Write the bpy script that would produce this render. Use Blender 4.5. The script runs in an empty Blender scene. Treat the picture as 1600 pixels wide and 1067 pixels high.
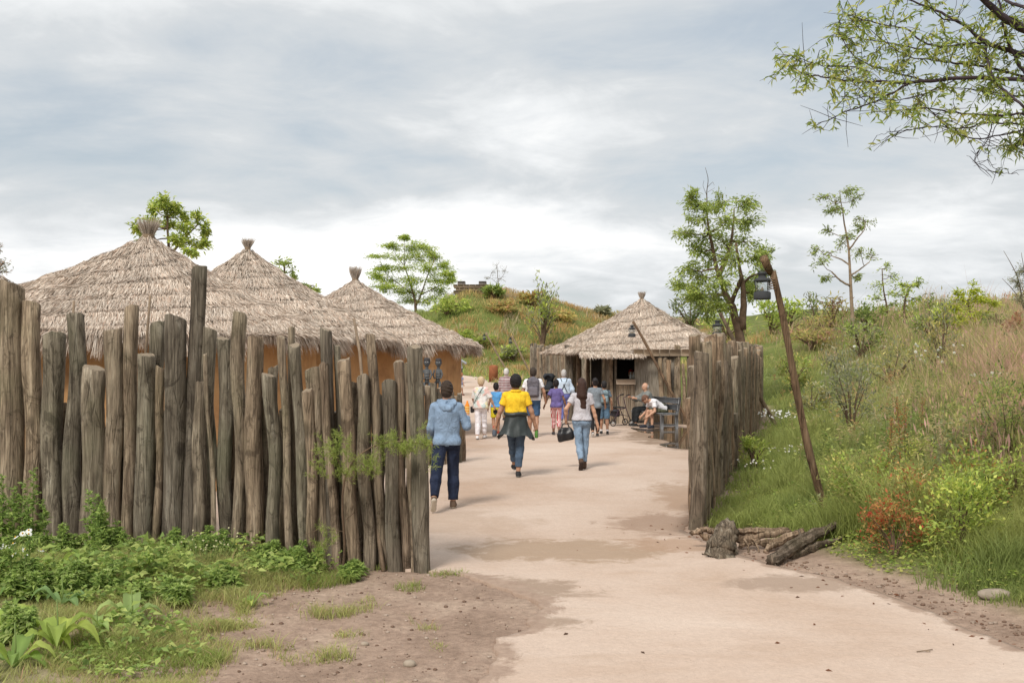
import bpy, math, random
import numpy as np
from mathutils import Vector, Matrix
random.seed(7); rng = np.random.default_rng(7)
R = math.radians
S = bpy.context.scene
COL = S.collection
CAMH, F, HY = 2.05, 1600.0, 560.0

# ---------------------------------------------------------------- helpers
def sm(t):
    t = np.clip(t, 0, 1); return t*t*(3-2*t)

def vnoise(x, y, seed=0):
    """smooth value noise, vectorised, 0..1"""
    x = np.asarray(x, float); y = np.asarray(y, float)
    xi = np.floor(x).astype(np.int64); yi = np.floor(y).astype(np.int64)
    fx = sm(x-xi); fy = sm(y-yi)
    def h(a, b):
        n = (a*374761393 + b*668265263 + seed*974634777) & 0x7fffffff
        n = ((n ^ (n >> 13))*1274126177) & 0x7fffffff
        return ((n ^ (n >> 16)) & 0xffff)/65535.0
    return (h(xi, yi)*(1-fx)+h(xi+1, yi)*fx)*(1-fy)+(h(xi, yi+1)*(1-fx)+h(xi+1, yi+1)*fx)*fy

def W(px, py, Y):
    """point at depth Y (metres north of the viewpoint) on the sight line of a photo pixel"""
    return Vector(((px-800)/F*Y, Y, CAMH-(py-HY)/F*Y))

BY = [0, 5, 7.13, 8.86, 9.94, 12.2, 34, 45, 60, 80, 200]
BX = [4.6, 4.0, 3.57, 3.3, 2.8, 2.2, 8.2, 9.2, 10, 10, 10]
HX = [-120, -60, -30, -12, -7.5, -6, -3.5, -1, 2.5, 6, 8.6, 17, 30, 60, 120]
HZ = [4, 4, 4.5, 5.4, 6.2, 7.5, 8.3, 8.3, 7.6, 6.5, 6.0, 5.4, 4.6, 4.2, 4]

def terr(X, Y):
    X = np.asarray(X, float); Y = np.asarray(Y, float)
    b = np.interp(Y, BY, BX)
    u = X-b-0.25
    H = np.interp(Y, [0, 15, 60, 100], [1.9, 2.2, 3.9, 4.3])
    bank = H*sm(u/9.0)+0.10*sm(u/1.2)
    bump = (vnoise(X*.55, Y*.55, 3)-.5)*.22*sm(u/3)+(vnoise(X*1.7, Y*1.7, 4)-.5)*.07*sm((u-.3)/1)
    base = .0009*np.clip(Y-33, 0, 37)**2
    w = np.maximum((X-1)*.96+(Y-50)*.28, Y-68)
    hill = np.interp(X, HX, HZ)*sm(w/27.0)*(1-.3*sm((Y-110)/80))
    hill = hill+(vnoise(X*.22, Y*.22, 5)-.5)*.9*sm(w/12)+(vnoise(X*.8, Y*.8, 6)-.5)*.35*sm(w/6)
    z1 = base+bank+bump
    z = np.maximum(z1, hill)
    left = sm((-1.2-X)/2.0)*sm((10.3-Y)/1.0)
    z = z+left*((vnoise(X*1.3, Y*1.3, 8)-.45)*.10+.02)
    soil = sm((.3-X)/.8)*sm((10-Y)/.6)
    z = z+soil*(vnoise(X*5, Y*5, 9)-.5)*.02
    return z

def tz(x, y): return float(terr(x, y))

def G(px, py, y0=3.0, y1=140.0):
    """ground point seen at a photo pixel"""
    k = (px-800)/F; prev = None
    Y = y0
    while Y < y1:
        zr = CAMH-(py-HY)/F*Y
        if zr <= tz(k*Y, Y): 
            return Vector((k*Y, Y, tz(k*Y, Y)))
        Y += .05 if Y < 40 else .2
    return Vector((k*y1, y1, tz(k*y1, y1)))

def GZ(x, y): return Vector((x, y, tz(x, y)))

class MB:
    """collects vertices, faces and vertex colours; build() links them as ONE mesh object"""
    def __init__(s): s.v = []; s.f = []; s.c = []; s.n = 0
    def add(s, v, faces, col=None):
        v = np.asarray(v, float).reshape(-1, 3)
        if len(v) == 0: return
        s.v.append(v)
        if isinstance(faces, np.ndarray): s.f.append(faces.astype(np.int64)+s.n)
        else:
            by = {}
            for f in faces: by.setdefault(len(f), []).append(f)
            for k, fs in by.items(): s.f.append(np.array(fs, dtype=np.int64)+s.n)
        if col is None: col = (1, 1, 1)
        c = np.asarray(col, float)
        if c.ndim == 1: c = np.tile(c[:3], (len(v), 1))
        s.c.append(c[:, :3]); s.n += len(v)
    def box(s, c, d, rz=0, col=None, rot=None, bev=0.0):
        x, y, z = d[0]/2, d[1]/2, d[2]/2
        if bev > 0:
            b = min(bev, x*.9, y*.9, z*.9); P = []
            for sx in (-1, 1):
                for sy in (-1, 1):
                    for sz in (-1, 1):
                        P += [(sx*(x-b), sy*(y-b), sz*z), (sx*(x-b), sy*y, sz*(z-b)), (sx*x, sy*(y-b), sz*(z-b))]
            P = np.array(P)
            def i(sx, sy, sz, k): return ((sx*2+sy)*2+sz)*3+k
            Fc = []
            for t in (0, 1):
                Fc.append([i(0, 0, t, 0), i(1, 0, t, 0), i(1, 1, t, 0), i(0, 1, t, 0)])
                Fc.append([i(0, t, 0, 1), i(1, t, 0, 1), i(1, t, 1, 1), i(0, t, 1, 1)])
                Fc.append([i(t, 0, 0, 2), i(t, 1, 0, 2), i(t, 1, 1, 2), i(t, 0, 1, 2)])
            for a in (0, 1):
                for b2 in (0, 1):
                    Fc.append([i(0, a, b2, 0), i(1, a, b2, 0), i(1, a, b2, 1), i(0, a, b2, 1)])
                    Fc.append([i(a, 0, b2, 0), i(a, 1, b2, 0), i(a, 1, b2, 2), i(a, 0, b2, 2)])
                    Fc.append([i(a, b2, 0, 1), i(a, b2, 1, 1), i(a, b2, 1, 2), i(a, b2, 0, 2)])
                    for c2 in (0, 1): Fc.append([i(a, b2, c2, 0), i(a, b2, c2, 1), i(a, b2, c2, 2)])
        else:
            P = np.array([(a, b, e) for a in (-x, x) for b in (-y, y) for e in (-z, z)])
            Fc = [[0, 1, 3, 2], [4, 6, 7, 5], [0, 4, 5, 1], [2, 3, 7, 6], [0, 2, 6, 4], [1, 5, 7, 3]]
        M = np.array((rot if rot is not None else Matrix.Rotation(rz, 3, 'Z')))
        s.add(P@M.T+np.array(c), Fc, col)
    def bar(s, a, b, w, h, col=None):
        """rectangular bar from a to b"""
        a = Vector(a); b = Vector(b); d = (b-a); q = d.to_track_quat('X', 'Z').to_matrix()
        s.box((a+b)/2, (d.length, w, h), rot=q, col=col)
    def tube(s, pts, rad, seg=8, col=None, cap=True, jit=0.0, sq=None, prof=None):
        P = np.array([tuple(p) for p in pts], float); n = len(P)
        rad = np.broadcast_to(np.asarray(rad, float), (n,))
        T = np.gradient(P, axis=0); T /= np.linalg.norm(T, axis=1)[:, None]+1e-9
        up = np.array([0, 0, 1.]) if abs(T[0, 2]) < .9 else np.array([1., 0, 0])
        U = np.cross(up, T[0]); U /= np.linalg.norm(U)
        V = []; a = np.arange(seg)/seg*2*np.pi
        for i in range(n):
            U = U-T[i]*U.dot(T[i]); U /= np.linalg.norm(U)+1e-9
            B = np.cross(T[i], U)
            rr = rad[i]*(1+jit*(rng.random(seg)-.5)) if jit else rad[i]*np.ones(seg)
            if prof is not None: rr = rr*prof
            V.append(P[i]+np.outer(np.cos(a)*rr, U)+np.outer(np.sin(a)*rr, B)*(sq or 1))
        V = np.concatenate(V)
        i0 = np.arange(n-1)[:, None]*seg; j = np.arange(seg)[None]; j2 = (j+1) % seg
        Q = np.stack([i0+j, i0+j2, i0+seg+j2, i0+seg+j], -1).reshape(-1, 4)
        cc = col
        if col is not None and np.ndim(col) == 2: cc = np.repeat(np.asarray(col), seg, 0)
        m = s.n; s.add(V, Q, cc)
        if cap:
            s.f.append(np.array([[m+k for k in range(seg)][::-1]]))
            s.f.append(np.array([[m+(n-1)*seg+k for k in range(seg)]]))
    def lathe(s, prof, c=(0, 0, 0), seg=16, col=None):
        c = np.array(c, float); V = []
        a = np.arange(seg)/seg*2*np.pi
        for r, z in prof: V.append(np.stack([np.cos(a)*r, np.sin(a)*r, np.full(seg, z)], 1))
        V = np.concatenate(V)+c; n = len(prof)
        i0 = np.arange(n-1)[:, None]*seg; j = np.arange(seg)[None]; j2 = (j+1) % seg
        s.add(V, np.stack([i0+j, i0+j2, i0+seg+j2, i0+seg+j], -1).reshape(-1, 4), col)
    def blob(s, c, r, seg=10, ring=7, col=None, jit=0):
        th = np.linspace(0, np.pi, ring+1); a = np.arange(seg)/seg*2*np.pi
        T, A = np.meshgrid(th, a, indexing='ij')
        k = 1+jit*(rng.random(T.shape)-.5)
        V = np.stack([np.sin(T)*np.cos(A)*r[0]*k, np.sin(T)*np.sin(A)*r[1]*k, np.cos(T)*r[2]*k], -1).reshape(-1, 3)+np.array(c)
        i0 = np.arange(ring)[:, None]*seg; j = np.arange(seg)[None]; j2 = (j+1) % seg
        s.add(V, np.stack([i0+j, i0+seg+j, i0+seg+j2, i0+j2], -1).reshape(-1, 4), col)
    def build(s, name, mat, parent=None, smooth=False, loc=None):
        me = bpy.data.meshes.new(name)
        V = np.concatenate(s.v); C = np.concatenate(s.c)
        nl = sum(f.size for f in s.f); nf = sum(len(f) for f in s.f)
        me.vertices.add(len(V)); me.loops.add(nl); me.polygons.add(nf)
        me.vertices.foreach_set('co', V.astype(np.float32).ravel())
        me.loops.foreach_set('vertex_index', np.concatenate([f.ravel() for f in s.f]).astype(np.int32))
        tot = np.concatenate([np.full(len(f), f.shape[1]) for f in s.f])
        st = np.concatenate([[0], np.cumsum(tot)[:-1]])
        me.polygons.foreach_set('loop_start', st.astype(np.int32))
        me.polygons.foreach_set('loop_total', tot.astype(np.int32))
        if smooth: me.polygons.foreach_set('use_smooth', np.ones(nf, bool))
        at = me.color_attributes.new('col', 'FLOAT_COLOR', 'POINT')
        at.data.foreach_set('color', np.concatenate([C, np.ones((len(C), 1))], 1).astype(np.float32).ravel())
        me.update(calc_edges=True); me.validate()
        o = bpy.data.objects.new(name, me); COL.objects.link(o)
        if mat: me.materials.append(mat)
        if parent: o.parent = parent
        if loc is not None: o.location = loc
        return o

def tag(o, label=None, cat=None, group=None, kind=None):
    if label: o['label'] = label
    if cat: o['category'] = cat
    if group: o['group'] = group
    if kind: o['kind'] = kind
    return o

def thing(name, label, cat, loc=(0, 0, 0), rz=0, group=None):
    o = bpy.data.objects.new(name, None); COL.objects.link(o)
    o.location = loc; o.rotation_euler = (0, 0, rz); o.empty_display_size = .1
    return tag(o, label, cat, group)

# ---------------------------------------------------------------- materials
class NT:
    def __init__(s, name, world=None):
        if world: s.t = world.node_tree
        else:
            s.m = bpy.data.materials.new(name); s.m.use_nodes = True; s.t = s.m.node_tree
        s.t.nodes.clear(); s.L = s.t.links
    def n(s, typ, **kw):
        nd = s.t.nodes.new(typ)
        ins = kw.pop('ins', {})
        for k, v in kw.items(): setattr(nd, k, v)
        for k, v in ins.items(): s.set(nd.inputs[k], v)
        return nd
    def set(s, sock, v):
        if isinstance(v, bpy.types.NodeSocket): s.L.new(v, sock)
        elif hasattr(v, 'outputs'): s.L.new(v.outputs[0], sock)
        else:
            if isinstance(v, (tuple, list)) and len(v) == 3 and sock.type == 'RGBA': v = (*v, 1)
            sock.default_value = v
    def coord(s, scale=(1, 1, 1), which='Object', rnd=True):
        tc = s.n('ShaderNodeTexCoord'); v = tc.outputs[which]
        if rnd:
            oi = s.n('ShaderNodeObjectInfo')
            mul = s.n('ShaderNodeMath', operation='MULTIPLY', ins={0: oi.outputs['Random'], 1: 37.0})
            ad = s.n('ShaderNodeVectorMath', operation='ADD', ins={0: v, 1: mul.outputs[0]}); v = ad.outputs[0]
        mp = s.n('ShaderNodeMapping', ins={'Vector': v, 'Scale': scale}); return mp.outputs[0]
    def noise(s, vec, scale=5, detail=4, rough=.6, dist=0.0):
        return s.n('ShaderNodeTexNoise', ins={'Vector': vec, 'Scale': scale, 'Detail': detail, 'Roughness': rough, 'Distortion': dist}).outputs['Fac']
    def ramp(s, fac, stops, interp='LINEAR'):
        r = s.n('ShaderNodeValToRGB', ins={'Fac': fac}); cr = r.color_ramp; cr.interpolation = interp
        while len(cr.elements) < len(stops): cr.elements.new(.5)
        for e, (p, c) in zip(cr.elements, stops):
            e.position = p
            e.color = (c, c, c, 1) if not isinstance(c, (tuple, list)) else (*c, 1)
        return r.outputs[0]
    def mix(s, f, a, b, mode='MIX'):
        m = s.n('ShaderNodeMix', data_type='RGBA', blend_type=mode)
        s.set(m.inputs[0], f); s.set(m.inputs[6], a); s.set(m.inputs[7], b); return m.outputs[2]
    def math(s, op, a, b=0.0, clamp=False):
        m = s.n('ShaderNodeMath', operation=op, use_clamp=clamp); s.set(m.inputs[0], a); s.set(m.inputs[1], b); return m.outputs[0]
    def bump(s, h, strength=.5, dist=.02):
        return s.n('ShaderNodeBump', ins={'Height': h, 'Strength': strength, 'Distance': dist}).outputs[0]
    def out(s, col, rough=.85, bump=None, spec=.3, metal=0, transl=0, **kw):
        p = s.n('ShaderNodeBsdfPrincipled', ins={'Base Color': col, 'Roughness': rough, 'Specular IOR Level': spec, 'Metallic': metal})
        for k, v in kw.items(): s.set(p.inputs[k], v)
        if bump is not None: s.L.new(bump, p.inputs['Normal'])
        o = s.n('ShaderNodeOutputMaterial'); sh = p.outputs[0]
        if transl:
            t = s.n('ShaderNodeBsdfTranslucent', ins={'Color': col})
            mx = s.n('ShaderNodeMixShader', ins={0: transl, 1: sh, 2: t.outputs[0]}); sh = mx.outputs[0]
        s.L.new(sh, o.inputs[0]); return s.m

def m_plain(name, col, rough=.8, var=.25, scale=8, bump=.15, **kw):
    t = NT(name); c = t.coord()
    n = t.noise(c, scale, 5, .65)
    lo = tuple(x*(1-var) for x in col); hi = tuple(min(1, x*(1+var)) for x in col)
    cc = t.ramp(n, [(.3, lo), (.7, hi)])
    n2 = t.noise(c, scale*9, 3, .6)
    return t.out(cc, rough, t.bump(n2, bump, .01), **kw)

def m_attr(name, rough=.7, transl=0, spec=.25, nscale=0, namp=.3, bump=0, gain=None):
    t = NT(name); a = t.n('ShaderNodeAttribute', attribute_name='col').outputs['Color']; b = None
    if gain: a = t.mix(1.0, a, gain, 'MULTIPLY')
    if nscale:
        c = t.coord(); n = t.noise(c, nscale, 4, .6)
        k = t.ramp(n, [(.25, 1-namp), (.75, 1+namp*.6)])
        a = t.mix(1.0, a, k, 'MULTIPLY')
        if bump: b = t.bump(t.noise(c, nscale*6, 3, .6), bump, .01)
    return t.out(a, rough, b, spec=spec, transl=transl)

M = {}
def log_mat(name, dark, mid, light, green):
    t = NT(name); c = t.coord((1, 1, .16)); ci = t.coord((1, 1, 1))
    oi = t.n('ShaderNodeObjectInfo').outputs['Random']
    n1 = t.noise(c, 9, 6, .7, .6)
    base = t.ramp(n1, [(.26, dark), (.42, tuple(a*.55+b*.45 for a, b in zip(dark, mid))), (.55, mid), (.78, light)])
    fine = t.noise(t.coord((1, 1, .05)), 60, 4, .7)
    base = t.mix(.85, base, t.ramp(fine, [(.32, .42), (.5, .95), (.66, 1.30)]), 'MULTIPLY')
    strk = t.noise(t.coord((1, 1, .10)), 22, 5, .7, .3); base = t.mix(t.ramp(strk, [(.58, .0), (.68, .55)]), base, light); base = t.mix(t.ramp(strk, [(.32, .65), (.42, .0)]), base, dark)
    kn = t.n('ShaderNodeTexVoronoi', feature='F1', ins={'Vector': t.coord((1, 1, .45)), 'Scale': 3.1, 'Randomness': 1.0}).outputs['Distance']
    kf = t.ramp(kn, [(.07, 1.0), (.17, 0.0)])
    pat = t.ramp(t.noise(t.coord((1, 1, .6)), 4.0, 6, .8, 1.2), [(.53, 0.0), (.60, 1.0)])
    base = t.mix(t.math('MULTIPLY', kf, .7), base, tuple(x*.35 for x in dark))
    base = t.mix(t.math('MULTIPLY', pat, .68), base, tuple(x*.7 for x in dark))
    gf = t.math('MULTIPLY', t.ramp(t.noise(ci, 1.4, 3, .5), [(.52, 0.0), (.75, 1.0)]), .40)
    base = t.mix(gf, base, green)
    hue = t.ramp(oi, [(0, (.55, .55, .56)), (.3, (.82, .85, .82)), (.55, (1.02, .98, .93)), (.8, (1.22, 1.10, .98)), (1, (.86, .76, .70))])
    base = t.mix(.9, base, hue, 'MULTIPLY')
    # long drying cracks
    cr = t.n('ShaderNodeTexVoronoi', feature='DISTANCE_TO_EDGE', ins={'Vector': t.coord((1, 1, .045)), 'Scale': 17.0}).outputs['Distance']
    crk = t.ramp(cr, [(.0, 0.0), (.03, 1.0)])
    base = t.mix(t.math('MULTIPLY', t.math('SUBTRACT', 1.0, crk), .38), base, tuple(x*.25 for x in dark))
    h = t.math('ADD', t.math('MULTIPLY', fine, .5), t.math('MULTIPLY', crk, .4))
    h = t.math('ADD', h, t.math('MULTIPLY', n1, .8))
    return t.out(base, .9, t.bump(h, .8, .02), spec=.15)

M['log'] = log_mat('weathered_log', (.095, .072, .054), (.27, .222, .17), (.48, .42, .34), (.20, .20, .125))
M['logr'] = log_mat('grey_split_log', (.10, .070, .050), (.31, .240, .175), (.54, .45, .36), (.21, .20, .13))
M['pole'] = log_mat('brown_pole', (.11, .065, .04), (.26, .165, .10), (.42, .30, .20), (.2, .14, .08))
M['polegrey'] = log_mat('grey_brown_pole', (.08, .055, .04), (.20, .145, .10), (.33, .25, .18), (.16, .13, .09))
t = NT('log_end'); c = t.coord()
d = t.n('ShaderNodeTexWave', wave_type='RINGS', rings_direction='Z', ins={'Vector': c, 'Scale': 28.0, 'Distortion': 2.5, 'Detail': 2.0}).outputs['Fac']
M['logend'] = t.out(t.ramp(d, [(.2, (.17, .13, .09)), (.8, (.36, .29, .21))]), .9, t.bump(d, .3, .01))
M['logpale'] = log_mat('pale_brown_log', (.13, .09, .06), (.36, .275, .195), (.58, .47, .36), (.30, .28, .17))
M['drift'] = log_mat('driftwood', (.05, .035, .025), (.26, .20, .15), (.50, .43, .35), (.18, .15, .10))

t = NT('clay_wall'); c = t.coord((1, 1, 1), rnd=False)
n = t.noise(c, 1.6, 6, .65, .3); st = t.noise(t.coord((1, 1, .2), rnd=False), 6, 4, .6)
cc = t.mix(.6, t.ramp(n, [(.28, (.34, .185, .09)), (.45, (.48, .27, .125)), (.6, (.56, .33, .155)), (.75, (.64, .42, .23))]), t.ramp(st, [(.3, .78), (.65, 1.08)]), 'MULTIPLY')
M['clay'] = t.out(cc, .93, t.bump(t.noise(c, 22, 5, .7), .4, .02), spec=.1)
M['thatch'] = m_attr('thatch_straw', .85, .12, .15, gain=(1.20, 1.19, 1.17))
M['thatchbase'] = m_plain('thatch_underlayer', (.20, .165, .125), .95, .5, 14, .8)
M['leaf'] = m_attr('leaf', .55, .48, .3, gain=(1.62, 1.45, 1.5))
M['grass'] = m_attr('grass_blade', .6, .48, .25, gain=(1.72, 1.44, 1.75))
M['petal'] = m_attr('flower_petal', .6, .3, .2)
M['bark'] = m_plain('bark', (.13, .085, .055), .9, .4, 6, .8)
M['barkpale'] = m_plain('pale_bark', (.26, .19, .13), .9, .35, 6, .6)
M['darkbark'] = m_plain('dark_twig_bark', (.05, .034, .040), .85, .3, 6, .5)
M['attr'] = m_attr('painted_surface', .75, 0, .25, 30, .12, .2)
M['body'] = m_attr('skin', .55, 0, .35, 25, .06, .05)
M['hair'] = m_attr('hair', .55, 0, .3, 90, .35, .6)
M['stone'] = m_plain('stone', (.33, .27, .21), .9, .25, 5, .6)
M['benchwood'] = m_plain('grey_bench_wood', (.36, .375, .395), .8, .2, 5, .3)
M['rust'] = m_plain('rusty_sheet', (.27, .10, .045), .9, .25, 5, .3)
M['blackmetal'] = m_plain('black_metal', (.03, .033, .036), .5, .2, 12, .1)
M['reed'] = None
t = NT('reed_panel'); c = t.coord((1, 1, .06), rnd=False)
n = t.noise(c, 42, 3, .7); cc = t.ramp(n, [(.3, (.15, .125, .095)), (.5, (.40, .345, .275)), (.7, (.56, .50, .41))])
M['reed'] = t.out(cc, .9, t.bump(n, .9, .03), spec=.1)
t = NT('lantern_glass')
g = t.n('ShaderNodeBsdfGlossy', ins={'Roughness': .05, 'Color': (1, 1, 1, 1)}); tr = t.n('ShaderNodeBsdfTransparent', ins={'Color': (.86, .88, .88, 1)})
mx = t.n('ShaderNodeMixShader', ins={0: .18, 1: tr.outputs[0], 2: g.outputs[0]}); o = t.n('ShaderNodeOutputMaterial'); t.L.new(mx.outputs[0], o.inputs[0])
M['glass'] = t.m
# ---------------------------------------------------------------- camera, light, sky
cam = bpy.data.objects.new('camera', bpy.data.cameras.new('camera')); COL.objects.link(cam)
cam.location = (0, 0, CAMH); cam.rotation_euler = (R(90), 0, 0)
cam.data.sensor_width = 36; cam.data.lens = 36; cam.data.shift_y = 26.5/1600; cam.data.clip_end = 1500; cam.data.clip_start = .1
S.camera = cam
S.view_settings.view_transform = 'Standard'; S.view_settings.look = 'None'; S.view_settings.gamma = 1
S.view_settings.exposure = EXPO = 0.52
SUN_AZ, SUN_EL = 205.0, 48.0     # degrees clockwise from +Y (north), height
sun = bpy.data.objects.new('sun', bpy.data.lights.new('sun', 'SUN')); COL.objects.link(sun)
sun.data.energy = 2.1; sun.data.angle = R(16); sun.data.color = (1, .95, .87)
az, el = R(SUN_AZ), R(SUN_EL)
dv = Vector((math.sin(az)*math.cos(el), math.cos(az)*math.cos(el), math.sin(el)))
sun.rotation_euler = dv.to_track_quat('Z', 'Y').to_euler()
wd = bpy.data.worlds.new('World'); S.world = wd; wd.use_nodes = True
t = NT('', wd)
sky = t.n('ShaderNodeTexSky', sky_type='NISHITA', sun_disc=False, sun_elevation=el, sun_rotation=az, air_density=1.2, dust_density=2.0)
tc = t.n('ShaderNodeTexCoord').outputs['Generated']
sep = t.n('ShaderNodeSeparateXYZ', ins={0: tc})
X_, Y_, Z_ = sep.outputs
zz = t.math('ADD', t.math('MAXIMUM', Z_, 0.0), .20)
cx = t.math('DIVIDE', X_, zz); cy = t.math('DIVIDE', Y_, zz)
cv = t.n('ShaderNodeCombineXYZ', ins={0: cx, 1: cy, 2: 0.0}).outputs[0]
mp = t.n('ShaderNodeMapping', ins={'Vector': cv, 'Location': (3.1, .6, 0), 'Scale': (1.0, 1.25, 1), 'Rotation': (0, 0, R(-12))}).outputs[0]
n1 = t.noise(mp, .95, 7, .56, .35)
mp2 = t.n('ShaderNodeMapping', ins={'Vector': cv, 'Location': (8.3, 2.2, 0), 'Scale': (.7, 1.1, 1), 'Rotation': (0, 0, R(-8))}).outputs[0]
n2 = t.noise(mp2, .8, 4, .5, .2)
n3 = t.noise(mp, 3.2, 6, .62, .5)
dens = t.math('ADD', t.math('MULTIPLY', n1, .62), t.math('MULTIPLY', n2, .38)); dens = t.math('ADD', dens, t.math('MULTIPLY', t.math('SUBTRACT', n3, .5), .22))
dens = t.math('ADD', t.math('MULTIPLY', t.math('SUBTRACT', dens, .5), 1.5), .515)
# elevation layout of this sky: a bright band low in the west and north, heavier cloud above it
el_ = t.math('MULTIPLY', Z_, 1.0)
ramp_el = t.ramp(el_, [(.0, .62), (.06, .72), (.11, .68), (.155, .42), (.21, .36), (.27, .48), (.35, .62), (1, .6)])
side = t.ramp(t.math('ADD', t.math('MULTIPLY', X_, .5), .5), [(.0, .56), (.45, .52), (.60, .44), (.75, .40), (1, .40)])
k = t.math('ADD', dens, t.math('MULTIPLY', t.math('SUBTRACT', ramp_el, .5), .42))
k = t.math('ADD', k, t.math('MULTIPLY', t.math('SUBTRACT', side, .5), .62))
cloud = t.ramp(k, [(.20, (.37, .405, .432)), (.34, (.435, .465, .488)), (.46, (.50, .52, .534)), (.56, (.61, .625, .635)), (.67, (.74, .74, .735)), (.80, (.87, .865, .85))])
skyc = t.mix(1.0, sky.outputs[0], (.10, .10, .10), 'MULTIPLY')
cov = t.ramp(k, [(.22, .70), (.40, .93), (.5, 1.0)])
fin = t.mix(cov, skyc, cloud)
bg = t.n('ShaderNodeBackground', ins={'Color': fin, 'Strength': 1.0}); o = t.n('ShaderNodeOutputWorld'); t.L.new(bg.outputs[0], o.inputs[0])

# ---------------------------------------------------------------- path outline
YL = [2, 5, 6.47, 7.0, 7.45, 7.9, 8.35, 8.7, 9.0, 9.4, 9.7, 9.86, 10.3, 10.65, 10.9, 11.4, 12.2, 68]
XL = [-.15, -.2, -.12, -.10, -.05, .10, .24, .10, -.08, -.30, -.48, -.9, -2.0, -2.86, -3.9, -5.8, -14, -16]
YR = [2, 5, 7.13, 8.1, 8.86, 9.5, 9.94, 10.6, 11.4, 12.2, 20, 31, 34, 38, 42, 52, 60, 64, 68]
XR = [4.5, 4.0, 3.57, 3.42, 3.25, 3.0, 2.65, 2.35, 2.15, 2.02, 4.2, 7.2, 7.4, 6.2, 3.4, .9, -1.1, -2.0, -4.6]
def xl(Y): return np.interp(Y, YL, XL)+(vnoise(Y*3.1, 0, 21)-.5)*.16*sm((9.7-Y)/1)+(vnoise(Y*11, 0, 22)-.5)*.06*sm((9.7-Y)/1)
def xr(Y): return np.interp(Y, YR, XR)+(vnoise(Y*2.3, 5, 23)-.5)*.10+(vnoise(Y*9, 5, 24)-.5)*.04
def in_path(X, Y, m=0.0): return (X > xl(Y)-m) & (X < xr(Y)+m) & (Y < 68+m) & (Y > 2)

# ground: ONE sheet to the horizon
xs = np.unique(np.concatenate([np.linspace(-9, 16, 190), -9-np.geomspace(.2, 500, 42), 16+np.geomspace(.2, 500, 46), np.linspace(16, 40, 50)]))
ys = np.unique(np.concatenate([np.linspace(4, 16, 110), 16+np.geomspace(.13, 90, 150), 106+np.geomspace(1, 700, 25), 4-np.geomspace(.2, 300, 22)]))
GX, GY = np.meshgrid(xs, ys, indexing='ij')
Zg = terr(GX, GY)
ins = np.minimum(np.clip((GX-xl(GY)-.02)/.15, 0, 1), np.clip((xr(GY)-.02-GX)/.15, 0, 1))*((GY < 68) & (GY > 2))
Zg = Zg-.07*ins
V = np.stack([GX, GY, Zg], -1).reshape(-1, 3); nx, ny = GX.shape
I = (np.arange(nx-1)[:, None]*ny+np.arange(ny-1)[None]); Q = np.stack([I, I+ny, I+ny+1, I+1], -1).reshape(-1, 4)
t = NT('soil_ground'); c = t.coord(rnd=False)
gm = t.n('ShaderNodeAttribute', attribute_name='col').outputs['Color']
n = t.noise(c, 1.1, 7, .68); n2 = t.noise(c, 14, 6, .75)
soil = t.ramp(n, [(.3, (.28, .195, .145)), (.5, (.385, .275, .21)), (.7, (.49, .37, .285))])
soil = t.mix(.9, soil, t.ramp(n2, [(.3, .62), (.7, 1.22)]), 'MULTIPLY'); soil = t.mix(t.ramp(t.noise(c, 3.3, 6, .75, .6), [(.52, .0), (.64, .45)]), soil, (.20, .135, .10)); soil = t.mix(t.ramp(t.noise(t.coord((1, 1, 1), rnd=False), 70, 3, .7), [(.60, .0), (.68, .5)]), soil, (.45, .36, .29))
vo = t.n('ShaderNodeTexVoronoi', ins={'Vector': c, 'Scale': 26.0}).outputs['Distance']
soil = t.mix(t.ramp(vo, [(.05, .6), (.12, .0)]), soil, (.38, .30, .24))
gr = t.ramp(t.noise(c, .5, 6, .7), [(.35, (.09, .12, .03)), (.55, (.15, .17, .05)), (.7, (.24, .19, .09))])
cc = t.mix(gm, soil, gr)
M['ground'] = t.out(cc, .95, t.bump(t.math('ADD', n2, t.math('MULTIPLY', t.noise(c, 45, 4, .7), .7)), .7, .03), spec=.1)
u_ = GX-np.interp(GY, BY, BX)
gmask = sm((u_-.45)/.6)+sm((-2.4-GX)/1.2)*sm((11-GY)/.5)*.8+sm((GY-60)/8)*sm((GX+60)/10)
gmask = np.maximum(gmask, sm(((GX-1)*.96+(GY-50)*.28-.2)/2)*sm((GY-36)/3))
gmask = np.clip(gmask+sm((-16-GX)/2), 0, 1).reshape(-1)
mb = MB(); mb.add(V, Q, np.repeat(gmask[:, None], 3, 1)); tag(mb.build('ground', M['ground'], smooth=True), kind='structure')

# path sheet with a thin broken slab edge
rows = np.unique(np.concatenate([np.arange(2, 14, .06), np.arange(14, 36, .25), np.arange(36, 68.01, .5)]))
NC = 40; tt = np.linspace(0, 1, NC); tt = .5-.5*np.cos(tt*np.pi)*(.55+.45*abs(2*tt-1)); tt[0] = 0; tt[-1] = 1
tt = np.clip(tt, 0, 1)
a_, b_ = xl(rows), xr(rows)
PX = a_[:, None]*(1-tt)+b_[:, None]*tt; PY = np.repeat(rows[:, None], NC, 1); PZ = terr(PX, PY)+.014
PX = np.concatenate([PX[:, :1], PX, PX[:, -1:]], 1); PY = np.concatenate([PY[:, :1], PY, PY[:, -1:]], 1)
PZ = np.concatenate([PZ[:, :1]-.08, PZ, PZ[:, -1:]-.08], 1)
V = np.stack([PX, PY, PZ], -1).reshape(-1, 3); nc = NC+2; nr = len(rows)
I = (np.arange(nr-1)[:, None]*nc+np.arange(nc-1)[None]); Q = np.stack([I, I+1, I+nc+1, I+nc], -1).reshape(-1, 4)
t = NT('sandy_path'); c = t.coord(rnd=False)
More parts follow.
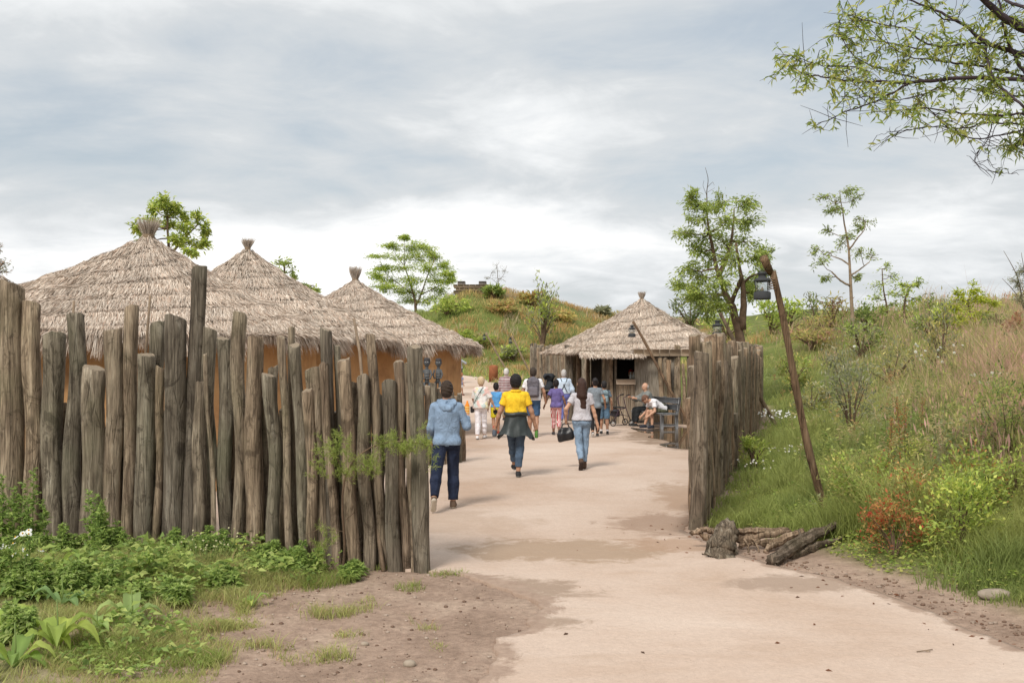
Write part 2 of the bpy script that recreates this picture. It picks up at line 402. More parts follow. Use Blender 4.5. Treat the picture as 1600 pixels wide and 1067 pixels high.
n = t.noise(c, .35, 6, .62, .4); n2 = t.noise(c, 30, 5, .7); n3 = t.noise(t.coord((.35, 1.4, 1), rnd=False), 1.6, 6, .65, .8)
cc = t.ramp(n, [(.3, (.465, .335, .25)), (.5, (.56, .435, .35)), (.7, (.63, .515, .43))])
cc = t.mix(.8, cc, t.ramp(n2, [(.3, .86), (.7, 1.07)]), 'MULTIPLY')
cc = t.mix(t.ramp(n3, [(.54, .0), (.68, .38)]), cc, (.43, .31, .225))
def patch(t, cc, x, y, rx, ry, col, amt, sc=2.0, lo=.0, hi=.35):
    v = t.n('ShaderNodeVectorMath', operation='SUBTRACT', ins={0: c, 1: (x, y, 0)}).outputs[0]
    v = t.n('ShaderNodeVectorMath', operation='DIVIDE', ins={0: v, 1: (rx, ry, 1000)}).outputs[0]
    l = t.n('ShaderNodeVectorMath', operation='LENGTH', ins={0: v}).outputs['Value']
    q = t.math('SUBTRACT', t.math('ADD', 1.0, t.math('MULTIPLY', t.math('SUBTRACT', t.noise(c, sc, 6, .7, .5), .5), 2.2)), l)
    return t.mix(t.ramp(q, [(lo, .0), (hi, amt)]), cc, col)
cc = patch(t, cc, .55, 10.9, 1.35, .75, (.33, .23, .15), .75, 3)
cc = patch(t, cc, -.1, 9.0, .8, .55, (.30, .215, .155), .8, 3)
cc = patch(t, cc, .1, 7.9, .45, .30, (.30, .215, .155), .8, 4)
cc = patch(t, cc, 2.0, 12.6, .9, 1.0, (.30, .20, .14), .7, 2.5)
cc = patch(t, cc, 1.9, 11.2, .9, .5, (.38, .25, .17), .7, 3)
cc = patch(t, cc, 2.6, 9.3, .75, .4, (.33, .24, .18), .8, 3)
cc = patch(t, cc, 2.7, 15.0, .7, 2.2, (.37, .25, .17), .7, 2)
cc = patch(t, cc, 4.6, 26.5, 2.0, 4.0, (.20, .13, .08), .8, .9)
cc = patch(t, cc, -2, 12.8, 2.5, 1.2, (.42, .31, .23), .5, 1)
fl = t.n('ShaderNodeTexVoronoi', ins={'Vector': c, 'Scale': 7.0}).outputs['Distance']
cc = t.mix(t.ramp(fl, [(.025, .55), (.05, .0)]), cc, (.22, .12, .07))
# a few wandering cracks
cv = t.n('ShaderNodeTexVoronoi', feature='DISTANCE_TO_EDGE', ins={'Vector': t.mix(.12, c, t.n('ShaderNodeTexNoise', ins={'Vector': c, 'Scale': 1.2, 'Detail': 5.0}).outputs['Color']), 'Scale': .30}).outputs['Distance']
ea = t.n('ShaderNodeAttribute', attribute_name='col').outputs['Color']
eq = t.math('ADD', ea, t.math('MULTIPLY', t.math('SUBTRACT', t.noise(c, 2.6, 7, .72, .6), .5), 1.5))
scol = t.ramp(t.noise(c, 9, 5, .7), [(.3, (.28, .195, .145)), (.7, (.42, .305, .235))])
cc = t.mix(t.ramp(eq, [(.50, .0), (.64, .92)]), cc, scol)
sc = t.noise(c, 5.5, 6, .75, 1.0); cc = t.mix(t.ramp(sc, [(.56, .0), (.70, .30)]), cc, (.40, .28, .20)); cc = t.mix(t.ramp(t.noise(c, 85, 2, .6), [(.62, .0), (.70, .35)]), cc, (.33, .24, .18))
cc = t.mix(1.0, cc, (.97, .97, .975), 'MULTIPLY')
ft = t.noise(c, 4.2, 5, .6, .8); M['path'] = t.out(cc, .9, t.bump(t.math('ADD', t.math('ADD', n2, t.math('MULTIPLY', ft, 2.0)), t.math('MULTIPLY', n3, 1.5)), .40, .022), spec=.2)
dl = (PX-xl(PY)[...]); dr = xr(PY)-PX; eg = np.maximum(sm(1-dl/np.where(PY > 8.6, .75, .42))*sm((10.3-PY)/.5), np.maximum(sm(1-dr/.34)*sm((12.6-PY)/.5), .8*sm(1-dr/.6)*sm((PY-12)/.5)))*.72
mb = MB(); mb.add(V, Q, np.repeat(eg.reshape(-1, 1), 3, 1)); tag(mb.build('path', M['path'], smooth=False), kind='structure')

# puddle by the bench
pts = []
for px, py in [(985, 669), (1010, 671), (1030, 670), (1062, 669), (1088, 671), (1094, 682), (1096, 698), (1085, 703), (1062, 702), (1040, 699), (1030, 695), (1046, 692), (1036, 688), (1012, 684), (1022, 679), (1002, 676)]:
    Y = CAMH/((py-HY)/F); pts.append(((px-800)/F*Y, Y))
sub = []
for i in range(len(pts)):
    a = Vector((*pts[i-1], 0)); b = Vector((*pts[i], 0)); cc_ = Vector((*pts[(i+1) % len(pts)], 0)); z = Vector((*pts[i-2], 0))
    for q in range(4):
        u = q/4; p = .5*((2*a)+(-z+b)*u+(2*z-5*a+4*b-cc_)*u*u+(-z+3*a-3*b+cc_)*u**3); sub.append((p.x, p.y, tz(p.x, p.y)+.0185))
t = NT('puddle_water'); c = t.coord(rnd=False)
M['water'] = t.out((.10, .068, .042), .03, t.bump(t.noise(c, 3, 2, .5), .02, .01), spec=.6)
mb = MB(); mb.add([(p[0], p[1], .0185) for p in sub], [list(range(len(sub)))]); tag(mb.build('puddle', M['water']), kind='structure')
# ---------------------------------------------------------------- logs and palisades
def log_mesh(mb, h, lean, r, taper=.9, flat=0.0, bend=0.0, seg=14, k=None):
    """one upright trunk: irregular outline, slightly bent, sawn or broken top"""
    k = k or max(6, int(h/.16)); z = np.linspace(0, 1, k)
    ph = rng.random(6)*6.28; a = np.arange(seg)/seg*2*np.pi; V = []
    bx, by = bend*math.cos(ph[0]), bend*math.sin(ph[0])
    kx, ky = (rng.random(2)-.5)*.05
    for i, t_ in enumerate(z):
        rr = r*(1+(taper-1)*t_)*(1+.05*math.sin(t_*5+ph[1])+.03*math.sin(t_*13+ph[2]))
        pr = rr*(1+.06*np.sin(a*2+ph[3]+t_*.8)+.04*np.sin(a*3+ph[4]+t_*2)+.018*np.sin(a*7+ph[5]+t_*3)+.025*(rng.random(seg)-.5))
        if flat: pr = pr*(1-flat*np.clip(np.cos(a-ph[2]), 0, 1)**2)
        s_ = math.sin(t_*math.pi)
        cxx = lean[0]*t_+bx*s_+kx*math.sin(t_*9+ph[1]); cyy = lean[1]*t_+by*s_+ky*math.sin(t_*8+ph[2])
        V.append(np.stack([cxx+np.cos(a)*pr, cyy+np.sin(a)*pr, np.full(seg, h*t_)], 1))
    top = V[-1].copy(); tilt = (rng.random(2)-.5)*.75
    top[:, 2] += (top[:, 0]-lean[0])*tilt[0]+(top[:, 1]-lean[1])*tilt[1]+(rng.random(seg)-.5)*.026; V[-1] = top
    inner = (top-top.mean(0))*.86+top.mean(0); inner[:, 2] += .012; V.append(inner)
    V = np.concatenate(V); n = k+1
    i0 = np.arange(n-1)[:, None]*seg; j = np.arange(seg)[None]; j2 = (j+1) % seg
    mb.add(V, np.stack([i0+j, i0+j2, i0+seg+j2, i0+seg+j], -1).reshape(-1, 4))
    m = mb.n-seg; mb.f.append(np.array([[m+q for q in range(seg)]]))

def add_log(parent, x0, y0, x1, y1, ztop, r, mat, zb=None, name='log', **kw):
    zb = (tz(x0, y0)-.12) if zb is None else zb
    mb = MB(); log_mesh(mb, ztop-zb, (x1-x0, y1-y0), r, **kw)
    o = mb.build(name, mat, parent, smooth=True)
    o.data.materials.append(M['logend'])
    o.data.polygons[len(o.data.polygons)-1].material_index = 1
    o.data.polygons[len(o.data.polygons)-1].use_smooth = False
    p = parent.location; o.location = (x0-p.x, y0-p.y, zb-p.z)
    return o

def fline(px):   # the near left palisade in plan: depth under a photo column
    return float(np.interp(px, [-420, 18, 240, 370, 460, 560, 665], [12.3, 11.3, 10.86, 10.62, 10.2, 9.98, 9.86]))
LOGS = [  # top x0, x1, top y, base centre x, offset behind the front row
 (-1, 37, 446, 16, 0), (37, 64, 474, 48, .03), (66, 101, 525, 82, -.02), (107, 134, 492, 112, .0), (130, 166, 577, 144, -.07), (166, 194, 515, 178, .02),
 (194, 215, 481, 200, .08), (232, 256, 507, 240, .2), (216, 244, 556, 223, -.05), (243, 258, 577, 241, .05), (258, 291, 497, 268, .0), (300, 323, 421, 292, .06),
 (316, 338, 515, 318, .16), (317, 325, 555, 338, -.08), (305, 326, 600, 313, .05), (339, 362, 531, 352, .03), (363, 385, 490, 374, -.02), (384, 411, 528, 397, .02), (411, 436, 588, 429, -.04),
 (434, 447, 528, 455, .0), (419, 436, 575, 424, .17), (452, 471, 541, 481, .03), (449, 461, 513, 462, .17), (473, 492, 610, 488, -.07), (476, 501, 578, 505, .08),
 (499, 519, 517, 522, .06), (497, 512, 570, 530, -.05), (521, 532, 541, 538, .17), (527, 550, 564, 556, -.04), (554, 575, 590, 578, -.02), (570, 588, 526, 600, .08),
 (548, 562, 600, 565, .16), (598, 621, 597, 618, -.03), (612, 630, 567, 634, .07), (631, 645, 568, 648, .02), (636, 661, 543, 660, .0), (640, 652, 600, 655, .15)]
fence1 = thing('palisade_fence', 'tall palisade of weathered upright logs in the left foreground', 'fence', W(330, 860, 10.7)*1.0)
fence1.location = (-3.1, 10.75, 0)
for i, (a, b, yt, bx, off) in enumerate(LOGS):
    Yd = fline(bx)+off; w = (b-a)/F*Yd; x0 = (bx-800)/F*Yd; cxp = (a+b)/2
    Yt = Yd+(rng.random()-.5)*.08; x1 = (cxp-800)/F*Yt; zt = CAMH-(yt-HY)/F*Yt
    add_log(fence1, x0, Yd, x1, Yt, zt, w/2*.99, M['log'], taper=.97, bend=.02*rng.random(), flat=.12*rng.random())
for i, px in enumerate([30, 64, 102, 128, 160, 190, 214, 246, 262, 290, 312, 330, 366, 388, 413, 444, 474, 496, 524, 546, 568, 590, 624, 643]):   # thin darker stakes in the second row
    Yd = fline(px)+.24; w = 15+7*rng.random(); yt = 600+60*rng.random()
    add_log(fence1, (px-800)/F*Yd, Yd, (px-800+(rng.random()-.5)*10)/F*Yd, Yd, CAMH-(yt-HY)/F*Yd, w/2/F*Yd, M['log'], taper=.9, k=10, seg=10)
px = -22
while px > -420:
    w = 22+rng.random()*16; Yd = fline(px)+.06*(rng.random()-.5)
    h = 1.8+rng.random()*.9; add_log(fence1, (px-800)/F*Yd, Yd, (px-800+6*(rng.random()-.5))/F*Yd, Yd, h, w/2/F*Yd, M['log']); px -= w*.98

fence2 = thing('palisade_fence', 'palisade of rough grey split logs right of the path, receding towards the round kiosk', 'fence', (3.6, 17, 0))
def rline(Y): return 2.2+(Y-12.3)*.2765
near = [  # (top px, top y, base px, base y, width px)
 (1100, 552, 1091, 832, 26), (1092, 525, 1098, 822, 20), (1112, 545, 1104, 818, 12), (1116, 526, 1112, 812, 22), (1130, 524, 1118, 800, 18), (1124, 575, 1122, 795, 14),
 (1136, 565, 1128, 785, 16), (1133, 522, 1134, 776, 20), (1146, 540, 1139, 768, 14), (1143, 572, 1145, 762, 14), (1141, 610, 1142, 760, 10)]
Y = 12.25
for i, (tx, ty, bx, by, w) in enumerate(near):
    Yd = min(12.25+i*.62, 18.5); x0 = rline(Yd); Yt = Yd
    sh = (tx-bx)/F*Yt; zt = CAMH-(ty-HY)/F*Yt
    add_log(fence2, x0, Yd, x0+sh, Yt, zt, w/F*Yd/2*1.06, M['logr'], flat=.25, taper=.9, bend=.03)
    for q in range(2):
        Y2 = Yd+.2*(q+1); add_log(fence2, rline(Y2)+.03*(rng.random()-.5), Y2, rline(Y2)+.14*(rng.random()-.5), Y2, min(zt, 2.34)-.05-rng.random()*.55, .07+rng.random()*.04, M['logr'], flat=.25, bend=.03)
Y = 19.0
while Y < 34:
    r = .09+rng.random()*.05; h = 1.95+rng.random()*.45; x0 = rline(Y)+.05*(rng.random()-.5)
    if rng.random() < .12: h += .2
    add_log(fence2, x0, Y, x0+(rng.random()-.5)*.14, Y, tz(x0, Y)+h, r, M['logr'], flat=.2, k=10, seg=10); Y += r*2.15

fence3 = thing('palisade_fence', 'palisade of narrow brown logs behind the grey bench', 'fence', (5.9, 31.6, 0))
x = 4.62
while x < 7.4:
    r = .065+rng.random()*.05; h = 1.7+rng.random()*.6
    if abs(x-5.2) < .1: h = 2.45
    add_log(fence3, x, 31.55+.12*rng.random(), x+(rng.random()-.5)*.1, 31.6, h, r, M['logpale'], k=9, seg=9, flat=.2); x += r*1.55
fence4 = thing('palisade_fence', 'palisade of dark thin logs behind the men, left of the kiosk', 'fence', (2.5, 46, .1))
n = 46
for i in range(n):
    u = i/(n-1); Yd = 53-12*u; x0 = 1.02+2.6*u; r = .09+rng.random()*.05
    add_log(fence4, x0, Yd, x0+(rng.random()-.5)*.12, Yd, tz(x0, Yd)+2.25+rng.random()*.25-.1*u, r, M['log'], k=8, seg=8, flat=.2)
fence5 = thing('low_post_fence', 'low fence of short log posts beside the man in the blue hoodie', 'fence', (-1.6, 20, 0))
for (tx, ty, bx, by, w) in [(668, 604, 668, 728, 9), (677, 600, 678, 728, 10), (688, 606, 690, 727, 9), (697, 598, 699, 726, 8), (705, 612, 707, 726, 9), (711, 620, 712, 724, 7), (718, 616, 718, 723, 8), (724, 636, 723, 721, 8),
                            (658, 602, 656, 730, 10), (646, 606, 645, 731, 10), (634, 600, 634, 732, 9), (622, 604, 622, 732, 10), (610, 600, 610, 733, 9)]:
    Yd = CAMH*F/(by-HY); x0 = (bx-800)/F*Yd
    add_log(fence5, x0, Yd, (tx-800)/F*Yd, Yd, CAMH-(ty-HY)/F*Yd, w/F*Yd/2*1.1, M['log'], k=9, seg=10)

# leaning sticks between fence and huts
for lab, a, b in [('thin crooked stick leaning behind the palisade under the nearest thatched roof', (236, 462, 11.6), (226, 560, 11.6)),
                  ('thin pale stick rising over the short greenish log, in front of the third hut', (555, 498, 10.6), (566, 600, 10.4)),
                  ('short stub of a stick above the fourth log from the left', (114, 470, 11.4), (113, 510, 11.4))]:
    p, q = W(*b), W(*a); o = thing('stick', lab, 'stick', (p.x, p.y, 0)); l = p-Vector((p.x, p.y, 0))
    mb = MB(); d = (q-p); base = p-d.normalized()*(p.z/max(d.normalized().z, .2))
    pts = [base.lerp(q, k/7)+Vector(((rng.random()-.5)*.03, (rng.random()-.5)*.03, 0))-Vector((p.x, p.y, 0)) for k in range(8)]
    mb.tube(pts, np.linspace(.024, .014, 8), 7, jit=.2); mb.build('stick_stem', M['barkpale'], o, smooth=True)

# ---------------------------------------------------------------- round thatched huts
def straw(mb, P, D, L, w, col, up, curl=.0):
    """N flat stalks: root P, direction D, length L, width w; two segments each"""
    N = len(P); D = D/np.linalg.norm(D, axis=1)[:, None]
    side = np.cross(D, up); side /= np.linalg.norm(side, axis=1)[:, None]+1e-9
    ang = (rng.random(N)-.5)*1.6; nrm = np.cross(side, D); side = side*np.cos(ang)[:, None]+nrm*np.sin(ang)[:, None]
    L = L[:, None]; w = w[:, None]
    p0 = P; p1 = P+D*L*.55; p2 = P+D*L; p2[:, 2] -= (L*curl).ravel()
    V = np.stack([p0-side*w*.5, p0+side*w*.5, p1-side*w*.45, p1+side*w*.45, p2-side*w*.12, p2+side*w*.12], 1).reshape(-1, 3)
    b = np.arange(N)[:, None]*6
    Q = np.concatenate([b+np.array([[0, 1, 3, 2]]), b+np.array([[2, 3, 5, 4]])])
    mb.add(V, Q, np.repeat(col, 6, 0))

def straw_cols(N, tone=1.0):
    base = np.array([(.47, .395, .33), (.55, .47, .40), (.37, .30, .245), (.22, .17, .13), (.62, .55, .48), (.44, .32, .25)])
    i = rng.choice(6, N, p=[.30, .26, .18, .09, .10, .07]); c = base[i]*(.85+.3*rng.random((N, 1)))
    return c*tone

def hut(label, X, Y, Rf, ze, za, tuft_r, tuft_h, n, wall=True, fringe=1.0, Rw=2.9, wall_h=None, group='round thatched huts', z0=0.0, swid=.016, tone=1.0):
    """Rf: eave radius as a function of azimuth"""
    root = thing('thatched_hut', label, 'hut', (X, Y, z0), group=group)
    prof_t = np.array([0, .06, .15, .3, .5, .7, .85, 1.0]); H = za-ze
    def hz(t): return np.interp(t, [0, .04, .12, .3, .6, 1.0], [1.0, .935, .835, .63, .345, .0])*H+ze
    AZ = 72; a = np.arange(AZ)/AZ*2*np.pi; Ra = np.array([Rf(x) for x in a])
    mb = MB(); ts = [.012, .06, .12, .2, .3, .4, .5, .6, .7, .8, .9, .985]; V = []
    for t_ in ts:
        rr = Ra*t_*(1+.012*np.sin(a*9+t_*20)); V.append(np.stack([np.cos(a)*rr, np.sin(a)*rr, np.full(AZ, hz(t_)-.04)+.02*np.sin(a*7+t_*9)], 1))
    rr = Ra*.94; V.append(np.stack([np.cos(a)*rr, np.sin(a)*rr, np.full(AZ, ze-.14*fringe)], 1))
    rr = Ra*.5; V.append(np.stack([np.cos(a)*rr, np.sin(a)*rr, np.full(AZ, hz(.5)-.25)], 1))
    V = np.concatenate(V); k = len(ts)+2; i0 = np.arange(k-1)[:, None]*AZ; j = np.arange(AZ)[None]; j2 = (j+1) % AZ
    mb.add(V, np.stack([i0+j, i0+AZ+j, i0+AZ+j2, i0+j2], -1).reshape(-1, 4))
    roof = mb.build('roof', M['thatchbase'], root, smooth=True)
    # the straw itself, in loose overlapping courses
    mb = MB(); t_ = np.sqrt(rng.random(n))*.985+.012; course = np.floor(t_*16+rng.random(n)*.55)/16
    t_ = .55*t_+.45*np.clip(course, .012, .985); az_ = rng.random(n)*2*np.pi
    Rr = np.interp(az_, np.append(a, 2*np.pi), np.append(Ra, Ra[0]))
    lift = rng.random(n)*.05+.025*np.sin(az_*5+t_*40)
    P = np.stack([np.cos(az_)*Rr*t_, np.sin(az_)*Rr*t_, hz(t_)+lift-.02], 1)
    t2 = t_+.02; P2 = np.stack([np.cos(az_)*Rr*t2, np.sin(az_)*Rr*t2, hz(t2)], 1); D = P2-P; D[:, 2] += lift*0; D /= np.linalg.norm(D, axis=1)[:, None]
    tang = np.stack([-np.sin(az_), np.cos(az_), np.zeros(n)], 1); sw = vnoise(az_*7, t_*9, 31)-.5
    D += tang*((rng.random(n)-.5)*.42+sw*.55)[:, None]; D[:, 2] += (rng.random(n)-.25)*.24
    L = .10+.14*rng.random(n); wd_ = swid*(.6+.8*rng.random(n)); c = straw_cols(n, tone)
    c *= (.86+.28*vnoise(az_*5, t_*14, 32))[:, None]
    straw(mb, P, D, L, wd_, c, np.array([[0, 0, 1.]]), .12)
    m = n//5; az_ = rng.random(m)*2*np.pi; Rr = np.interp(az_, np.append(a, 2*np.pi), np.append(Ra, Ra[0]))*(.93+.06*rng.random(m))
    P = np.stack([np.cos(az_)*Rr, np.sin(az_)*Rr, np.full(m, ze)+.10*rng.random(m)], 1)
    D = np.stack([np.cos(az_)*.55, np.sin(az_)*.55, -.75-.5*rng.random(m)], 1)+(rng.random((m, 3))-.5)*.4
    rag = .55+.9*vnoise(az_*14, 0, 33)
    straw(mb, P, D, (.16+.20*rng.random(m))*rag*fringe, swid*(.6+.8*rng.random(m)), straw_cols(m, tone*.95), np.array([[0, 0, 1.]]), .1)
    mb.build('thatch', M['thatch'], roof)
    # topknot tied under a flaring tuft
    mb = MB(); m = 420
    az_ = rng.random(m)*2*np.pi; r0 = np.sqrt(rng.random(m))*tuft_r*.35
    P = np.stack([np.cos(az_)*r0, np.sin(az_)*r0, np.full(m, za-.06)], 1); fl_ = rng.random(m)**.7
    D = np.stack([np.cos(az_)*fl_*tuft_r*.72, np.sin(az_)*fl_*tuft_r*.72, np.full(m, tuft_h)], 1)+(rng.random((m, 3))-.5)*.08
    straw(mb, P, D, (np.linalg.norm(D, axis=1))*(.65+.5*rng.random(m)), np.full(m, swid*.9), straw_cols(m, .72), np.array([[0, 1., 0.2]]), 0)
    mb.lathe([(tuft_r*.42, za-.10), (tuft_r*.45, za-.03), (tuft_r*.36, za+.03)], seg=12, col=(.22, .16, .11))
    mb.build('tuft', M['thatch'], roof)
    if wall:
        wh = wall_h or ze+.06
        mb = MB(); prof = [(Rw+.05, -.2), (Rw+.03, .3), (Rw, .9), (Rw+.01, 1.6), (Rw-.01, wh)]
        mb.lathe(prof, seg=64); mb.build('wall', M['clay'], root, smooth=True)
        mb = MB()
        for q in range(26):
            an = q/26*2*np.pi; r0, r1 = Rw-.1, Rf(an)*.95
            tz0 = hz(r0/Rf(an))-.10; tz1 = hz(r1/Rf(an))-.10
            mb.tube([(math.cos(an)*r0, math.sin(an)*r0, tz0), (math.cos(an)*r1, math.sin(an)*r1, tz1)], .035, 6)
        mb.build('rafters', M['bark'], root)
    return root
def Rh1(a): return 3.42+1.0*max(0, -math.cos(a))**1.5
hut('large round hut with thatched roof and clay wall, nearest, behind the left palisade', (232-800)/F*18, 18, Rh1, 2.42, 4.24, .24, .30, 135000, swid=.0095)
hut('round thatched hut standing behind the nearest hut, only the upper roof showing', (387-800)/F*25.5, 25.5, lambda a: 3.9, 2.5, 4.84, .17, .22, 80000, Rw=3.2, swid=.0125)
hut('round thatched hut with orange clay wall beside the path, two carved figures before it', (555-800)/F*28, 28, lambda a: 3.38, 2.42, 4.24, .20, .34, 105000, swid=.0125)
hut('distant thatched hut at the far left, only its roof top showing', (-8-800)/F*27, 27, lambda a: 3.3, 2.45, 4.38, .16, .22, 24000, Rw=2.8, swid=.018)
kx, ky = (1003-800)/F*35, 35.0
kiosk = hut('thatched kiosk with open serving hatch, right of the path behind the bench', kx, ky, lambda a: 3.36 if not R(262) < a < R(330) else 3.16, 2.26, 4.13, .13, .22, 100000, wall=False, swid=.014, tone=1.0, fringe=.38)
# kiosk: serving front, posts, reed wall, beam (coordinates relative to its centre)
def kp(px, Y): return (px-800)/F*Y-kx
fy = 32.05; dy = fy-ky
def kpost(px, r, ztop, Y=fy, nm='post'):
    mb = MB(); log_mesh(mb, ztop+.1, ((rng.random()-.5)*.06, 0), r, k=8, seg=9); o = mb.build(nm, M['log'], kiosk, smooth=True); o.location = (kp(px, Y), Y-ky, -.1)
for p_, r_ in [(943, .07), (949, .08), (956, .075), (961, .05)]: kpost(p_, r_, 2.3)
for p_, r_, Y_2 in [(886, .1, 33.4), (893, .1, 33.4), (897, .09, 33.8), (905, .09, 34.4), (918, .08, 35.4), (926, .07, 36), (934, .07, 36.6), (938, .09, 34.5)]: kpost(p_, r_, 2.45, Y_2)
mb = MB(); xA, xB = kp(992, fy), kp(1062, fy); mb.box(((xA+xB)/2, dy+.06, 1.05), (xB-xA, .12, 2.1)); mb.build('reed_wall', M['reed'], kiosk)
mb = MB(); xA, xB = kp(990, fy-.5), kp(1092, fy-.5)
q = xA
while q < xB:
    w = .18+.2*rng.random(); mb.box((q+w/2, dy-.52, 2.23), (w-.012, .06+.01*rng.random(), .20+.01*rng.random()), bev=.006, col=np.array((.58, .46, .33))*(.65+.5*rng.random())); q += w
mb.box(((xA+xB)/2, dy-.49, 2.11), (xB-xA, .05, .03), col=(.08, .06, .05))
mb.build('beam_board', M['attr'], kiosk)
mb = MB(); xA, xB = kp(962, fy), kp(992, fy)
mb.box(((xA+xB)/2, dy-.05, 1.32), (xB-xA, .30, .16), bev=.01, col=(.60, .49, .38)); mb.build('counter', M['attr'], kiosk)
mb = MB()
q = xA
while q < xB-.02:
    w = .04+.03*rng.random(); mb.box((q+w/2, dy, .62), (w-.008, .05, 1.2), bev=.006, col=np.array((.66, .55, .42))*(.65+.5*rng.random())); q += w
mb.build('slat_front', M['attr'], kiosk)
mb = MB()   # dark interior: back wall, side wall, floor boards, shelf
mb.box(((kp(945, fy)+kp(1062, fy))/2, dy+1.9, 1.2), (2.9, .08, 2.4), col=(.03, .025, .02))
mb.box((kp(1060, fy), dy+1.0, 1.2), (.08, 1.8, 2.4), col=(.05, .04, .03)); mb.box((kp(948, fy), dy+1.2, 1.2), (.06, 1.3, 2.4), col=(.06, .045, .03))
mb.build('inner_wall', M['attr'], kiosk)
mb = MB(); mb.box((.0, dy+1.2, 1.5), (1.3, .3, .04), col=(.35, .34, .33))
for q in range(9): mb.lathe([(.03, 1.52), (.035, 1.6), (.012, 1.66), (.012, 1.72)], (-.7+q*.09, dy+.05*(q % 3)-.05+.3, -.10), 8, col=[(.4, .42, .4), (.5, .5, .45), (.2, .3, .2)][q % 3])
mb.bar((-.55, dy+.5, 2.05), (.1, dy+.2, 1.93), .03, .02, col=(.6, .6, .6)); mb.build('shelf', M['attr'], kiosk)
# straw awning over the hatch
mb = MB(); N = 2600; u = rng.random(N); ax = kp(905, 32.2)+(kp(1000, 32.2)-kp(905, 32.2))*u
P = np.stack([ax, dy-.15-.5*rng.random(N), 2.30-.16*rng.random(N)*.9], 1); P[:, 2] = 2.30-(-(P[:, 1]-dy))*.25+.02*rng.random(N)
D = np.stack([(rng.random(N)-.5)*.7, -1+.2*rng.random(N), -.25+.2*(rng.random(N)-.5)], 1)
straw(mb, P, D, .15+.2*rng.random(N), np.full(N, .022), straw_cols(N), np.array([[0, 0, 1.]]), .1)
mb.box(((kp(905, 32.2)+kp(1000, 32.2))/2, dy-.3, 2.20), (1.9, .8, .04), col=(.2, .15, .1), rot=Matrix.Rotation(R(12), 3, 'X'))
mb.build('awning', M['thatch'], kiosk)

# ---------------------------------------------------------------- lamps on leaning poles
def pole(label, base, top, r0, r1, mat, knob=None, group='leaning lamp poles'):
    o = thing('lamp_pole', label, 'pole', base, group=group); base = Vector(base); top = Vector(top); d = top-base
    L = d.length; mb = MB(); k = 16
    side = d.cross(Vector((0, 1, 0))).normalized()
    pts = [d*(-.08+1.08*i/(k-1))+side*(.012*L*math.sin(i/(k-1)*5)) for i in range(k)]
    rr = np.linspace(r0, r1, k)*(1+.06*np.sin(np.arange(k)*1.7)); mb.tube(pts, rr, 12, jit=.05)
    p = mb.build('pole_shaft', mat, o, smooth=True)
    if knob:
        mb = MB(); kd = Vector(knob); mb.tube([d-kd*.04, d+kd*.5, d+kd], [r1*1.15, r1*1.2, r1*1.25], 12, jit=.06); mb.build('crosspiece', mat, o, smooth=True)
        mb = MB(); q = d*.97
        for i in range(5): mb.tube([q+Vector((math.cos(a)*(r1*1.2), math.sin(a)*(r1*1.2), -.03*i+.01*math.sin(a*2))) for a in np.linspace(0, 6.28, 11)], .006, 5, col=(.24, .16, .10), cap=False)
        mb.build('rope_binding', M['attr'], o)
    return o
def lantern(label, top, s, cord, group='storm lanterns'):
    """top: point it hangs from; s: height of the lantern; cord: length of the hook"""
    o = thing('storm_lantern', label, 'lantern', (top[0], top[1], top[2]-cord-s), group=group)
    dk = (.045, .047, .05); mb = MB(); r = s*.30
    mb.lathe([(.0, 0), (r*.97, 0), (r, s*.04), (r, s*.24), (r*.85, s*.28), (r*.4, s*.30), (0, s*.30)], seg=16, col=dk); mb.build('oil_tank', M['attr'], o, smooth=False)
    mb = MB(); mb.lathe([(r*.62, s*.29), (r*.80, s*.38), (r*.82, s*.52), (r*.62, s*.64)], seg=16); mb.build('glass_globe', M['glass'], o, smooth=True)
    mb = MB(); mb.lathe([(.0, s*.60), (r*.95, s*.63), (r*1.02, s*.67), (r*.7, s*.74), (r*.45, s*.77), (r*.45, s*.88), (r*.6, s*.90), (r*.3, s*.97), (0, s*.98)], seg=16, col=dk); mb.build('lamp_cap', M['attr'], o)
    mb = MB()
    for q in range(4):
        a = q*math.pi/2+.4; mb.tube([(math.cos(a)*r*.95, math.sin(a)*r*.95, s*.25), (math.cos(a)*r*.98, math.sin(a)*r*.98, s*.64)], s*.013, 6, col=dk)
    mb.tube([(math.cos(a)*r*.9, 0, s*.5+math.sin(a)*s*.52) for a in np.linspace(0, math.pi, 11)], s*.012, 5, col=dk)
    mb.tube([(0, 0, s), (0, 0, s+cord)], s*.015, 5, col=dk); mb.lathe([(s*.05, s*.3), (s*.05, s*.36), (.004, s*.45)], seg=8, col=(.3, .25, .15)); mb.build('wire_guard', M['attr'], o)
    return o
b = G(1290, 796); b = Vector((b.x, b.y, b.z)); Yp = b.y; tp = W(1203, 425, Yp); tp2 = W(1192, 400, Yp-.15)
pole('tall brown lamp pole leaning left out of the grassy bank, nearest pole', b, tp, .052, .040, M['pole'], knob=(tp2-tp)*.9)
lantern('large dark storm lantern hanging high from the nearest leaning pole', W(1191, 421, Yp-.12), 44/F*Yp, .02)
b = W(1214, 656, 30.2); b.z = tz(b.x, b.y); tp = W(1123, 490, 30.2)
pole('lamp pole leaning over the right palisade, second nearest', b, tp, .065, .055, M['polegrey'])
lantern('storm lantern with clear glass hanging just above the right palisade', W(1121, 495, 30.2), 28/F*30, .08)
b = W(1082, 652, 31.25); b.z = 0; tp = W(987, 503, 31.25)
pole('slim lamp pole leaning left above the reed wall of the kiosk', b, tp, .048, .04, M['polegrey'])
lantern('small storm lantern in front of the kiosk roof', W(987.5, 505, 31.25), 19/F*31.25, .05)
